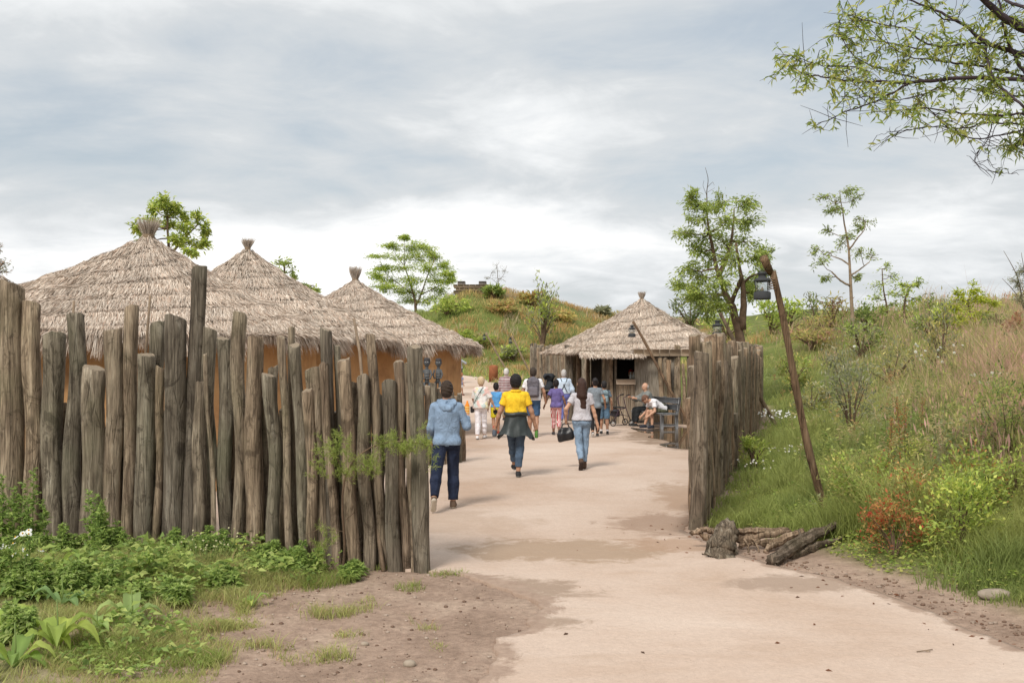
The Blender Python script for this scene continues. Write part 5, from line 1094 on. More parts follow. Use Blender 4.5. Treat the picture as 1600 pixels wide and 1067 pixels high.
keep = rng.random(ok.sum()) < .25+1.1*vnoise(X[ok]*4.2, Y[ok]*4.2, 77); X, Y = X[ok][keep], Y[ok][keep]; X, Y = tufts(X, Y, 9, np.full(len(X), .030)); N = len(X); H = (.035+.13*vnoise(X*2.6, Y*2.6, 74)**1.6+.16*sm((Y-8.2)/1.5)*sm((-1.8-X)/1)*vnoise(X*3, Y*3, 78))*(.4+1.0*rng.random(N)); n4 = vnoise(X*1.3, Y*1.3, 75)
c = np.where((n4 < .5)[:, None], np.array([[.19, .27, .06]]), np.array([[.27, .33, .10]]))*(.7+.55*rng.random((N, 1))); dead = rng.random(N) < .07; c[dead] = np.array([.38, .30, .16])
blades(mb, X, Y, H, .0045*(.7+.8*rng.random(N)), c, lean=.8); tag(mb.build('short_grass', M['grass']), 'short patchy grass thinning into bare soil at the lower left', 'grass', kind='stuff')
mb = MB(); n = 46000; Y = 5.6+4.9*rng.random(n); X = -7.5+6.6*rng.random(n); m = left_mask(X, Y); ok = (m > .55+.3*rng.random(n)) & (X > -Y*.62); ok &= ~((vnoise(X*1.2, Y*1.6, 76) > .62) & (Y < 8.9)); ok &= rng.random(n) < np.where(Y < 8.2, .55, 1.0)*(.45+.9*vnoise(X*2.4, Y*2.4, 80)); X, Y = X[ok], Y[ok]; N = len(X)
hh = vnoise(X*1.9, Y*1.9, 79); P = np.stack([X, Y, terr(X, Y)+.02+(.05+.36*hh**1.5)*rng.random(N)*(.35+.65*sm((Y-7)/2))], 1); D = rng.normal(size=(N, 3)); D[:, 2] = .45*rng.random(N)-.05; L = (.025+.06*rng.random(N))*(.7+.8*hh)
cards(mb, P, D, L, L*(.35+.25*rng.random(N)), pick([(.20, .31, .08), (.27, .38, .10), (.14, .22, .06), (.33, .42, .13)], N), .25); tag(mb.build('low_weeds', M['leaf']), 'low leafy weeds carpeting the ground before the left palisade', 'ground cover', kind='stuff')
# debris: soil crumbs, pebbles and dead leaves along the soil edges
mb = MB(); n = 900; Y = 6+3.8*rng.random(n); X = -2.6+2.7*rng.random(n); ok = X < xl(Y)-.02; X, Y = X[ok], Y[ok]
for x, y in zip(X, Y):
    r = .004+.016*rng.random()**3; mb.blob((x, y, tz(x, y)+r*.3), (r, r*.8, r*.6), 6, 4, col=np.array([(.30, .22, .17), (.16, .10, .07), (.38, .30, .24)][rng.integers(0, 3)]), jit=.3)
n = 360; Y = 7+4*rng.random(n); X = np.interp(Y, YR, XR)+.02+.5*rng.random(n)
for x, y in zip(X, Y):
    r = .005+.022*rng.random()**3; mb.blob((x, y, tz(x, y)+r*.3), (r, r*.8, r*.5), 6, 4, col=np.array([(.30, .23, .18), (.16, .10, .07), (.20, .13, .09)][rng.integers(0, 3)]), jit=.3)
tag(mb.build('soil_crumbs', M['attr']), 'loose pebbles and soil crumbs along both path edges', 'gravel', kind='stuff')
mb = MB(); n = 110; Y = 5.8+7*rng.random(n); X = np.where(rng.random(n) < .75, np.interp(Y, YR, XR)-.55*rng.random(n)**2*1.2+.15, -.3+3.5*rng.random(n)); Z = np.maximum(terr(X, Y), 0)+.018
D = rng.normal(size=(n, 3)); D[:, 2] = .02; L = .025+.035*rng.random(n); cards(mb, np.stack([X, Y, Z], 1), D, L, L*.45, pick([(.14, .07, .035), (.20, .10, .05), (.08, .05, .03)], n), .12); tag(mb.build('dead_leaves', M['leaf']), 'dry brown leaves scattered on the path edge', 'leaves', kind='stuff')
for lab, px, py, r in [('pale pebble in the soil at the bottom left of the path', 640, 1041, .045), ('pale stone half buried at the right edge of the bank', 1555, 934, .0), ('brown soil lump beside the path slab edge', 570, 1010, .03)]:
    p = G(px, py); o = thing('stone', lab, 'stone', p); mb = MB()
    if r: mb.blob((0, 0, r*.3), (r, r*.8, r*.6), 12, 8, jit=.12)
    else: mb.blob((0, 0, .02), (.15, .10, .05), 14, 8, jit=.12)
    mb.build('rock', M['stone'], o, smooth=True)
o = thing('twig', 'thin dry twig lying on the path at the lower right', 'twig', G(1446, 1022)); mb = MB(); mb.tube([(-.06, 0, .02), (0, .01, .025), (.07, .05, .022)], [.004, .004, .003], 6); mb.tube([(0, .01, .024), (.03, -.01, .022)], .003, 5); mb.build('twig_stem', M['barkpale'], o)
# ---------------------------------------------------------------- figures: smooth blended solids turned into one surface
def snets(Fv, org, h):
    s = Fv < 0; nx, ny, nz = [n-1 for n in Fv.shape]
    cnt = np.zeros((nx, ny, nz), np.int8); off = [(a, b, c) for a in (0, 1) for b in (0, 1) for c in (0, 1)]
    for a, b, c in off: cnt += s[a:a+nx, b:b+ny, c:c+nz]
    msk = (cnt > 0) & (cnt < 8); I = np.argwhere(msk); idx = -np.ones(msk.shape, np.int64); idx[msk] = np.arange(len(I))
    pos = np.zeros((len(I), 3)); num = np.zeros(len(I))
    for A in off:
        for ax in range(3):
            if A[ax]: continue
            B = list(A); B[ax] = 1
            va = Fv[I[:, 0]+A[0], I[:, 1]+A[1], I[:, 2]+A[2]]; vb = Fv[I[:, 0]+B[0], I[:, 1]+B[1], I[:, 2]+B[2]]
            cr = (va < 0) != (vb < 0); t_ = np.where(cr, va/(va-vb+1e-12), 0); p = np.tile(np.array(A, float), (len(I), 1)); p[:, ax] += t_
            pos += p*cr[:, None]; num += cr
    V = (I+pos/np.maximum(num, 1)[:, None])*h+org; Fc = []
    for ax in range(3):
        sa = s[:-1] if ax == 0 else s[:, :-1] if ax == 1 else s[:, :, :-1]; sb = s[1:] if ax == 0 else s[:, 1:] if ax == 1 else s[:, :, 1:]
        E = np.argwhere(sa != sb); b, c = [q for q in range(3) if q != ax]
        E = E[(E[:, b] > 0) & (E[:, c] > 0) & (E[:, b] < Fv.shape[b]-1) & (E[:, c] < Fv.shape[c]-1)]
        q = []
        for db, dc in ((-1, -1), (0, -1), (0, 0), (-1, 0)):
            K = E.copy(); K[:, b] += db; K[:, c] += dc; q.append(idx[K[:, 0], K[:, 1], K[:, 2]])
        q = np.stack(q, 1); fl = s[E[:, 0], E[:, 1], E[:, 2]]; 
        if ax == 1: fl = ~fl
        q[~fl] = q[~fl][:, ::-1]; Fc.append(q)
    return V, np.concatenate(Fc)
def rc(a, b, ra, rb, sq=1.0): return ('rc', np.array(a, float), np.array(b, float), ra, rb, sq)
def el(c, r): return ('el', np.array(c, float), np.array(r, float))
def bx(c, hsz, r, rot=None): return ('bx', np.array(c, float), np.array(hsz, float), r, rot)
def evalp(P, prims, k=.03):
    D = None
    for p in prims:
        if p[0] == 'rc':
            _, a, b, ra, rb, sq = p; ab = b-a; t_ = np.clip(((P-a)@ab)/(ab@ab+1e-9), 0, 1); q = P-a-t_[..., None]*ab
            if sq == 1: d = np.sqrt((q**2).sum(-1))
            else: d = np.sqrt(q[..., 0]**2+(q[..., 1]**2+q[..., 2]**2)/sq**2)
            d = (d-(ra+(rb-ra)*t_))*(1 if sq == 1 else (.5+.5*sq))
        elif p[0] == 'el':
            q = (P-p[1])/p[2]; l = np.sqrt((q**2).sum(-1)); d = (l-1)*min(p[2])*.5+(l-1)*np.mean(p[2])*.5
        else:
            q = P-p[1]
            if p[4] is not None: q = q@p[4]
            q = np.abs(q)-p[2]+p[3]; d = np.sqrt((np.maximum(q, 0)**2).sum(-1))+np.minimum(q.max(-1), 0)-p[3]
        if D is None: D = d
        else: hh = np.clip(.5+.5*(D-d)/k, 0, 1); D = D*(1-hh)+d*hh-k*hh*(1-hh)
    return D
def solid(prims, h, k=.03, cut=None, wr=0.0, seed=0, wf=16.0):
    lo = np.min([np.minimum(p[1], p[2])-max(p[3], p[4]) if p[0] == 'rc' else p[1]-np.max(p[2])*1.5 if p[0] == 'bx' else p[1]-p[2] for p in prims], 0)-.04
    hi = np.max([np.maximum(p[1], p[2])+max(p[3], p[4]) if p[0] == 'rc' else p[1]+np.max(p[2])*1.5 if p[0] == 'bx' else p[1]+p[2] for p in prims], 0)+.04
    ax = [np.arange(lo[i], hi[i]+h, h) for i in range(3)]; P = np.stack(np.meshgrid(*ax, indexing='ij'), -1).astype(np.float32)
    D = evalp(P, prims, k)
    if wr:
        r = np.random.default_rng(seed)
        for i in range(5):
            w = r.normal(size=3)*wf*(1+.5*i); D = D+wr/(1+.5*i)*np.sin(P@w+r.random()*6)
    if cut is not None: D = np.maximum(D, cut(P))
    return snets(D, np.array([a[0] for a in ax]), h)
def ik(a, c, l1, l2, hint):
    a = np.array(a, float); c = np.array(c, float); d = c-a; L = np.linalg.norm(d); u = d/(L+1e-9)
    if L > (l1+l2)*.999: c = a+u*(l1+l2)*.999; L = (l1+l2)*.999
    x = (l1*l1-l2*l2+L*L)/(2*L); y = math.sqrt(max(l1*l1-x*x, 0)); h = np.array(hint, float); h = h-u*(h@u); h /= np.linalg.norm(h)+1e-9
    return a+u*x+h*y, c
def rotx(v, a): c, s_ = math.cos(a), math.sin(a); return np.array([v[0], v[1]*c+v[2]*s_, -v[1]*s_+v[2]*c])

SK = (.52, .30, .20); SKT = (.40, .22, .14); SKD = (.20, .10, .06)
def mat_cloth(name, col, kind='plain', var=.12):
    t = NT(name); c = t.coord(rnd=False); n = t.noise(c, 14, 4, .6)
    sep = t.n('ShaderNodeSeparateXYZ', ins={0: c}); x, y, z = sep.outputs; cc = col
    def wave(v, f, lo=.0, hi=.3):
        return t.ramp(t.math('ADD', t.math('MULTIPLY', t.math('SINE', t.math('MULTIPLY', v, f)), .5), .5), [(lo, 0.0), (hi, 1.0)])
    if kind == 'plaid':
        cc = t.mix(wave(x, 150, .45, .55), (.30, .05, .05), (.55, .50, .48)); cc = t.mix(t.math('MULTIPLY', wave(z, 150, .5, .6), .6), cc, (.06, .05, .10)); cc = t.mix(t.math('MULTIPLY', wave(z, 75, .85, .9), .7), cc, (.6, .6, .6))
    elif kind == 'stripes': cc = t.mix(wave(t.math('ADD', x, t.math('MULTIPLY', y, .4)), 190, .4, .55), (.50, .035, .05), (.72, .62, .60))
    elif kind == 'floral':
        v = t.n('ShaderNodeTexVoronoi', ins={'Vector': t.mix(.10, c, t.n('ShaderNodeTexNoise', ins={'Vector': c, 'Scale': 9.0}).outputs['Color']), 'Scale': 9.0}).outputs['Color']
        r = t.n('ShaderNodeSeparateColor', ins={0: v}).outputs[0]; cc = t.ramp(r, [(.0, (.75, .74, .72)), (.3, (.72, .38, .32)), (.45, (.76, .70, .66)), (.6, (.40, .55, .52)), (.75, (.70, .62, .30)), (.85, (.75, .52, .48))], 'CONSTANT'); cc = t.mix(.35, cc, (.74, .70, .68))
    elif kind == 'denim': cc = t.mix(t.ramp(t.noise(c, 5, 4, .6), [(.4, .0), (.7, .6)]), col, tuple(min(1, q*1.9+.02) for q in col))
    cc = t.mix(1.0, cc, t.ramp(n, [(.3, 1-var), (.7, 1+var)]), 'MULTIPLY')
    fo = t.noise(t.coord((1, 1, .55), rnd=False), 11, 3, .5, 1.6)
    cc = t.mix(1.0, cc, t.ramp(t.noise(c, 45, 3, .6), [(.3, .93), (.7, 1.05)]), 'MULTIPLY')
    return t.out(cc, .85, t.bump(fo, .9, .035), spec=.2)

def person(label, x, y, H, rz=0., head=0., turn=0., sex='m', pel=None, lean=0.0, hlean=None, legs=None, arms=None, skin=SK, hair=((.03, .02, .015), 'short'), shirt=None, pants=None, shoes=((.03, .03, .03), (.5, .5, .5)), socks=None, h=None, fat=1.0, group='visitors walking up the path', z=None, hs=1.04, hide_legs=False):
    """local frame: faces +Y, right hand at +X, metres for a height of 1.75; scaled afterwards"""
    s = H/1.75; z = tz(x, y)+.014 if z is None else z
    o = thing('person', label, 'person', (x, y, z), rz=rz, group=group); h = h or (.012 if y < 20 else .016)
    W_ = dict(m=1.0, f=.9, c=.86)[sex]; hipw = dict(m=.165, f=.172, c=.145)[sex]*fat; chw = dict(m=.175, f=.148, c=.145)[sex]*fat; waw = dict(m=.150, f=.125, c=.130)[sex]*fat
    legs = legs or {}; arms = arms or {}; pz = .94 if pel is None else pel[2]; pv = np.array((0, 0, pz) if pel is None else pel, float)
    J = {'pel': pv, 'chest': pv+rotx((0, 0, .33), lean), 'neck': pv+rotx((0, 0, .495), lean)}; hl = lean if hlean is None else hlean
    J['head'] = J['neck']+rotx((0, .012, .155*hs), hl)+np.array([0, 0, .0]); 
    for sd, nm in ((-1, 'L'), (1, 'R')):
        J['sh'+nm] = pv+rotx((sd*.162*W_, 0, .430), lean); tgt = arms.get(nm, (sd*.09, .05, -.52)); hint = arms.get(nm+'h', (sd*.4, -1, -.1))
        J['el'+nm], J['wr'+nm] = ik(J['sh'+nm], J['sh'+nm]+np.array(tgt), .285, .25, hint)
        J['hip'+nm] = pv+np.array([sd*.088, 0, -.03]); lt = legs.get(nm, (sd*.10, 0, .085, 0)); J['an'+nm] = np.array(lt[:3], float); kh = legs.get(nm+'h', (0, 1, 0))
        J['kn'+nm], J['an'+nm] = ik(J['hip'+nm], J['an'+nm], .43, .41, kh); J['pi'+nm] = lt[3] if len(lt) > 3 else 0; J['yaw'+nm] = sd*.12
    hd = J['head']
    body = [el(hd, (.077*hs, .093*hs, .108*hs)), el(hd+rotx((0, .022, -.052*hs), hl), (.056*hs, .066*hs, .066*hs)), el(hd+rotx((0, .095*hs, -.012), hl), (.013, .020, .024)),
            rc(J['neck']-np.array([0, 0, .03]), hd-rotx((0, .0, .06), hl), .054*W_, .050*W_), rc(pv+rotx((0, 0, .02), lean), pv+rotx((0, 0, .17), lean), hipw, waw, .68), rc(pv+rotx((0, 0, .17), lean), pv+rotx((0, 0, .36), lean), waw, chw, .66),
            rc(J['shL'], J['shR'], .052, .052), rc(J['shL']+np.array([0, 0, -.01]), J['neck'], .045, .045), rc(J['shR']+np.array([0, 0, -.01]), J['neck'], .045, .045)]
    for sd in (-1, 1): body.append(el(hd+np.array([sd*.076*hs, -.005, -.005]), (.012, .022, .032)))
    for nm in 'LR':
        d = J['wr'+nm]-J['el'+nm]; d /= np.linalg.norm(d); body += [rc(J['sh'+nm], J['el'+nm], .050*W_*fat**.5, .038*W_), rc(J['el'+nm], J['el'+nm]*.6+J['wr'+nm]*.4, .038*W_, .038*W_), rc(J['el'+nm]*.6+J['wr'+nm]*.4, J['wr'+nm], .037*W_, .025*W_), rc(J['wr'+nm], J['wr'+nm]+d*.07, .026, .030)]
        J['hd'+nm] = d
        mk = J['kn'+nm]*.65+J['an'+nm]*.35; body += [rc(J['hip'+nm], J['kn'+nm], .082*fat**.5, .055), rc(J['kn'+nm], mk, .054, .056), rc(mk+np.array([0, -.012, 0]), J['an'+nm], .054, .035)]
        p_ = J['pi'+nm]; yw = J['yaw'+nm]; f = np.array([math.sin(yw)*math.cos(p_), math.cos(yw)*math.cos(p_), -math.sin(p_)]); n_ = np.array([0, math.sin(p_), math.cos(p_)]); J['f'+nm], J['n'+nm] = f, n_
        body.append(rc(J['an'+nm]-n_*.03, J['an'+nm]+f*.12-n_*.05, .035, .026))
    V, Q = solid(body, h, .028); col = np.tile(np.array(skin), (len(V), 1))
    lv = np.stack([V[:, 0]-hd[0], (V-hd)@rotx((0, 1, 0), hl), (V-hd)@rotx((0, 0, 1), hl)], 1)/hs
    for sd in (-1, 1): col[(np.abs(lv[:, 0]-sd*.030) < .013) & (np.abs(lv[:, 2]-.005) < .008) & (lv[:, 1] > .05)] = (.05, .04, .04); col[(np.abs(lv[:, 0]-sd*.030) < .018) & (np.abs(lv[:, 2]-.026) < .005) & (lv[:, 1] > .05)] = np.array(hair[0])*.8
    col[(np.abs(lv[:, 0]) < .024) & (np.abs(lv[:, 2]+.062) < .008) & (lv[:, 1] > .05)] = np.array(skin)*(.85, .5, .5)
    mb = MB(); mb.add(V*s, Q, col)
    for nm, sd in (('L', -1), ('R', 1)):
        d = J['hd'+nm]; pc = arms.get(nm+'p'); c_ = np.array(pc, float) if pc else np.array([-sd*.85, .5, 0]); c_ = c_-d*(c_@d); c_ /= np.linalg.norm(c_)+1e-9; sdv = np.cross(d, c_)*(1 if nm == 'R' else -1); cu = arms.get(nm+'c', .5)
        base = J['wr'+nm]+d*.075
        for i, (L, o_) in enumerate([(.072, .026), (.080, .009), (.076, -.009), (.060, -.025)]):
            a0 = base+sdv*o_; a1 = a0+(d*math.cos(cu*.5)+c_*math.sin(cu*.5))*L*.45; a2 = a1+(d*math.cos(cu*1.3)+c_*math.sin(cu*1.3))*L*.32; a3 = a2+(d*math.cos(cu*2.1)+c_*math.sin(cu*2.1))*L*.26
            mb.tube(np.array([a0-d*.02, a0, a1, a2, a3])*s, np.array([.0095, .0095, .0085, .008, .006])*s, 6, col=skin)
        t0 = J['wr'+nm]+d*.025+sdv*.024; mb.tube(np.array([t0-sdv*.01, t0+sdv*.012+d*.022+c_*.01, t0+sdv*.020+d*.045+c_*.022, t0+sdv*.018+d*.062+c_*.03])*s, np.array([.012, .011, .0095, .007])*s, 6, col=skin)
    mb.build('body', M['body'], o, smooth=True)
    # clothing
    def garment(nm, prims, mat, k=.03, cut=None, wr=.005, wf=16.): 
        V, Q = solid(prims, h, k, cut, wr, abs(hash(label)) % 997, wf); mb = MB(); mb.add(V*s, Q); return mb.build(nm, mat, o, smooth=True)
    if shirt:
        mt_, sl, hem, lo = shirt[:4]; e = lo
        upv = rotx((0, 0, 1), lean); hz_ = pv+upv*hem; nk = J['neck']+upv*.015; trunk = []; trunk.append((
            ([el(J['hip'+n_]+np.array([0, -.045, 0]), (.095+e*.5, .085+e, .10)) for n_ in 'LR'] if hem < -.01 else [])+[rc(pv+rotx((0, 0, max(hem, -.14)+.04), lean), pv+rotx((0, 0, .17), lean), (hipw if hem < .05 else waw)+e, waw+e*1.2, .70), rc(pv+rotx((0, 0, .17), lean), pv+rotx((0, 0, .35), lean), waw+e*1.2, chw+e, .68), rc(J['shL'], J['shR'], .054+e*.5, .054+e*.5), rc(J['shL'], J['neck']-np.array([0, 0, .03]), .052+e*.4, .052+e*.3), rc(J['shR'], J['neck']-np.array([0, 0, .03]), .052+e*.4, .052+e*.3)],
            lambda P: np.maximum((hz_-P)@upv, (P-nk)@upv)))
        for nm in 'LR':
            A, E, Wr = J['sh'+nm], J['el'+nm], J['wr'+nm]
            if sl <= 1: a_, b_, q_ = A, E, sl; pr = [rc(A, E, .054+e*.5, .050+e*.9)]
            else: a_, b_, q_ = E, Wr, sl-1; pr = [rc(A, E, .054+e*.5, .044+e*.8), rc(E, Wr, .044+e*.8, .034+e*.7)]
            dd = (b_-a_)/np.linalg.norm(b_-a_); en = a_+(b_-a_)*q_; trunk.append((pr, lambda P, en=en, dd=dd: (P-en)@dd))
        mb = MB()
        for i_, (pr, ct) in enumerate(trunk):
            V, Q = solid(pr, h, .035, ct, .0032*min(1.4, .6+e*20), len(label)*7+i_, 13.); mb.add(V*s, Q)
        mb.build('shirt', mt_, o, smooth=True)
        if len(shirt) > 4 and shirt[4] == 'hood':
            nb = J['neck']; pr = [rc(nb+np.array([-.09, -.02, .0]), nb+np.array([.09, -.02, .0]), .045, .045), rc(nb+np.array([-.10, -.03, .0]), nb+np.array([-.03, -.10, -.07]), .035, .045), rc(nb+np.array([.10, -.03, .0]), nb+np.array([.03, -.10, -.07]), .035, .045), rc(nb+np.array([-.03, -.10, -.09]), nb+np.array([.03, -.10, -.09]), .04, .04), rc(nb+np.array([-.09, .04, .01]), nb+np.array([.09, .04, .01]), .03, .03)]
            garment('hood', pr, shirt[5], k=.02, wr=.006, wf=34.)
            garment('hem_band', [rc(pv+np.array([0, 0, hem+.03]), pv+np.array([0, 0, hem+.035]), (hipw if hem < .05 else waw)+e*.75, (hipw if hem < .05 else waw)+e*.75, .70)], mt_, cut=lambda P: np.abs(P[..., 2]-(pv[2]+hem+.02))-.035, wr=.003)
        if len(shirt) > 4 and shirt[4] == 'collar':
            nb = J['neck']; garment('collar', [rc(nb+np.array([-.03, -.02, .01]), nb+np.array([.03, -.02, .01]), .062, .062), ], mt_, cut=lambda P: np.abs(P[..., 2]-nb[2]-.012)-.022, wr=.002)
    if pants:
        mt_, ln, lo = pants[:3]; e = lo; mb = MB(); sd0 = len(label)*5
        top_ = lambda P: (P-(pv+rotx((0, 0, .12), lean)))@rotx((0, 0, 1), lean)
        pr = [rc(pv+rotx((0, 0, -.04), lean*.3), pv+rotx((0, 0, .09), lean*.5), hipw+.006+e*.4, waw+.012, .70)]
        for nm in 'LR': A = J['hip'+nm]; K = J['kn'+nm]; pr += [rc(A, A+(K-A)*.25, .092+e*.4, .086+e*.5), el(A+np.array([0, -.05, -.02]), (.085, .075, .09))]
        V, Q = solid(pr, h, .022, top_, .002, sd0); mb.add(V*s, Q)
        for i_, nm in enumerate('LR'):
            A, K, N_ = J['hip'+nm], J['kn'+nm], J['an'+nm]
            if ln <= 1: a_, b_, q_ = A, K, ln; pr = [rc(A, K, .090+e*.4, .066+e)]
            else: a_, b_, q_ = K, N_, ln-1; mk = K*.62+N_*.38; pr = [rc(A, K, .090+e*.4, .066+e*.7), rc(K, mk, .066+e*.7, .065+e*.8), rc(mk+np.array([0, -.012, 0]), N_, .064+e*.8, .043+e*.9)]
            dd = (b_-a_)/np.linalg.norm(b_-a_); en = a_+(b_-a_)*q_; V, Q = solid(pr, h, .022, lambda P: (P-en)@dd, .003+.1*e, sd0+i_+1, 20.); mb.add(V*s, Q)
        mb.build('trousers' if ln > 1 else 'shorts', mt_, o, smooth=True)
    for nm in 'LR':
        f, n_ = J['f'+nm], J['n'+nm]; A = J['an'+nm]; he = A-f*.035-n_*.052; ba = A+f*.125-n_*.056; sd_ = np.cross(f, n_)
        pr = [rc(he, ba, .037, .041), rc(A-n_*.035-f*.01, A-n_*.0, .040, .042 if (len(shoes) < 3) else .046), rc(A+f*.05-n_*.03, ba, .034, .034)]
        if len(shoes) > 2: pr.append(rc(A, A+(J['kn'+nm]-A)/np.linalg.norm(J['kn'+nm]-A)*.07, .045, .044))
        top = .02 if len(shoes) < 3 else .09
        V, Q = solid(pr, .012, .02, cut=lambda P: np.maximum(-((P-A)@n_)-.084, (P-A)@n_-top)); c = np.tile(np.array(shoes[0]), (len(V), 1)); c[(V-A)@n_ < -.062] = shoes[1]
        mb = MB(); mb.add(V*s, Q, c); mb.build('shoe', M['attr'], o, smooth=True)
        if socks:
            mb = MB(); mb.tube(np.array([A-n_*.01, A+(J['kn'+nm]-A)*.16])*s, [.041*s, .043*s], 12, col=socks); mb.build('sock', M['attr'], o, smooth=True)
    hc, st = hair; R_ = lambda v: rotx(v, hl)*hs
    if st:
        pr = [el(hd+R_((0, -.010, .014)), (.083*hs, .101*hs, .114*hs))]
        if st == 'short': pr.append(el(hd+R_((0, -.05, -.03)), (.068*hs, .055*hs, .07*hs)))
        if st == 'fluffy': pr += [el(hd+R_((0, -.03, .02)), (.094*hs, .10*hs, .115*hs)), el(hd+R_((0, -.055, -.035)), (.078*hs, .06*hs, .07*hs))]
        if st == 'long':
            b_ = hd+R_((0, -.06, 0)); pr += [rc(b_, hd+np.array([0, -.085, -.20]), .080, .088), rc(hd+np.array([.0, -.085, -.20]), hd+np.array([.02, -.105, -.43]), .085, .055, .55), rc(hd+np.array([-.05, -.02, -.05]), hd+np.array([-.075, -.06, -.24]), .045, .04), rc(hd+np.array([.05, -.02, -.05]), hd+np.array([.075, -.06, -.26]), .045, .04)]
        if st == 'bun': pr += [el(hd+R_((0, -.05, -.02)), (.072*hs, .06*hs, .08*hs)), el(hd+R_((0, -.11, .05)), (.04, .04, .04))]
        def hcut(P):
            q1 = (P-hd)@rotx((0, 1, 0), hl)/hs; q2 = (P-hd)@rotx((0, 0, 1), hl)/hs
            face = np.minimum(q1-.028-np.clip(q2-.02, 0, .08)*.9, .055-q2); low = -q2-.095
            return np.maximum(face, low) if st not in ('long',) else face
        V, Q = solid(pr, .011, .02, cut=hcut, wr=.004 if st != 'long' else .0025, wf=45. if st != 'long' else 22., seed=3); mb = MB(); mb.add(V*s, Q, np.array(hc)*(1+.25*(rng.random((len(V), 1))-.5))); mb.build('hair', M['hair'], o, smooth=True)
    o['_'] = 0; del o['_']
    c_, s__ = math.cos(rz), math.sin(rz)
    def world(p): p = np.array(p)*s; return np.array([x+p[0]*c_-p[1]*s__, y+p[0]*s__+p[1]*c_, z+p[2]])
    o_J = {k: world(v) for k, v in J.items() if np.shape(v) == (3,) and k[:2] not in ('hd', 'fL', 'fR', 'nL', 'nR')}
    return o, J, s, o_J, world

def walk(front='R', st=.5, lift=.10):
    b = 'L' if front == 'R' else 'R'; sf = 1 if front == 'R' else -1
    return {front: (sf*.075, st*.42, .085, -.05), b: (-sf*.085, -st*.62, .085+lift, .85)}
def gx(px, Y): return (px-800)/F*Y
def GYd(py): return CAMH*F/(py-HY)
cl = mat_cloth
P = {}
P['hood'] = person('man in light blue hoodie and dark jeans holding up an orange bottle', gx(698, 13.9), 13.9, 1.76, rz=R(4), legs={'R': (.085, .04, .085, 0), 'L': (-.17, -.42, .19, .95)}, arms={'L': (-.05, .20, -.45), 'Lh': (-.25, -1, -.2), 'R': (.12, .25, -.15), 'Rh': (.28, -.45, -1), 'Rc': 1.1, 'Rp': (-1, .2, 0)},
   hair=((.045, .028, .018), 'short'), shirt=(cl('blue_hoodie', (.225, .310, .430)), 1.93, -.08, .018, 'hood', cl('blue_hood', (.235, .325, .45))), pants=(cl('dark_denim', (.012, .018, .040), 'denim'), 1.93, .016), shoes=((.14, .09, .06), (.55, .50, .42)), fat=.96)
P['yel'] = person('man in yellow polo shirt with dark jacket tied round his waist', gx(806, 17.6), 17.6, 1.79, legs=walk('L', .42, .08) | {'R': (.04, -.02, .085, 0), 'L': (-.02, .42, .10, -.1)}, arms={'L': (-.17, .05, -.50), 'R': (.16, .06, -.50), 'Lc': .9, 'Rc': 1.2},
   skin=SKT, hair=((.012, .010, .010), 'fluffy'), shirt=(cl('yellow_polo', (.80, .52, .03)), .62, .07, .02, 'collar'), pants=(cl('grey_denim', (.055, .085, .13), 'denim'), 1.80, .008), shoes=((.025, .025, .028), (.28, .30, .30)))
P['girl'] = person('woman with very long dark hair, grey T-shirt and light blue jeans', gx(909, 18.9), 18.9, 1.70, sex='f', legs={'R': (.045, .0, .085, 0), 'L': (-.03, -.30, .16, .95)}, arms={'L': (-.15, .06, -.44), 'Lh': (-.6, -.7, -.2), 'R': (.15, .02, -.52), 'Lc': 1.2, 'Rc': .5},
   hair=((.050, .022, .014), 'long'), shirt=(cl('grey_tee', (.50, .48, .51)), .55, -.015, .022), pants=(cl('light_denim', (.18, .25, .34), 'denim'), 1.88, .003), shoes=((.10, .06, .04), (.05, .035, .03), 1))
P['lady'] = person('blonde woman in floral blouse and white trousers with a crossbody bag', gx(751, 25.8), 25.8, 1.60, rz=R(-12), sex='f', lean=.10, legs={'R': (.05, .22, .085, -.1), 'L': (-.06, -.14, .09, .2)}, arms={'L': (-.08, .22, -.44), 'R': (.20, .12, -.47)}, hair=((.62, .47, .30), 'fluffy'), shirt=(cl('floral_blouse', (.7, .6, .6), 'floral'), .9, -.10, .035), pants=(cl('white_cotton', (.78, .76, .80)), 1.9, .012), shoes=((.70, .68, .68), (.3, .28, .27)), fat=1.12)
P['bluekid'] = person('boy in bright blue T-shirt and yellow shorts', gx(775, 27.6), 27.6, 1.38, sex='c', hs=1.18, legs=walk('R', .3, .04), arms={'L': (-.13, .10, -.50), 'R': (.10, .12, -.50)}, skin=SKT, hair=((.015, .012, .012), 'short'), shirt=(cl('bright_blue_tee', (.12, .36, .70)), .6, -.02, .02), pants=(cl('yellow_shorts', (.72, .62, .04)), .80, .028), shoes=((.35, .06, .04), (.1, .1, .1)))
P['plaid'] = person('white haired man in red and black checked shirt', gx(791, 33.5), 33.5, 1.74, legs=walk('L', .3, .05), hair=((.66, .63, .60), 'short'), shirt=(cl('checked_shirt', (.3, .1, .1), 'plaid'), 1.5, -.06, .03, 'collar'), pants=(cl('beige_trousers', (.32, .26, .19)), 1.92, .014), fat=1.1)
P['pack'] = person('man in white T-shirt and denim shorts wearing a grey backpack', gx(833, 26.9), 26.9, 1.83, head=0, legs=walk('L', .36, .06), arms={'L': (-.13, .16, -.46), 'R': (.15, .08, -.48)}, skin=SKT, hair=((.05, .035, .025), 'short'), shirt=(cl('white_tee', (.78, .77, .79)), .62, -.04, .026), pants=(cl('blue_denim_shorts', (.045, .09, .17), 'denim'), .92, .022), shoes=((.04, .04, .04), (.6, .6, .6)), fat=1.06)
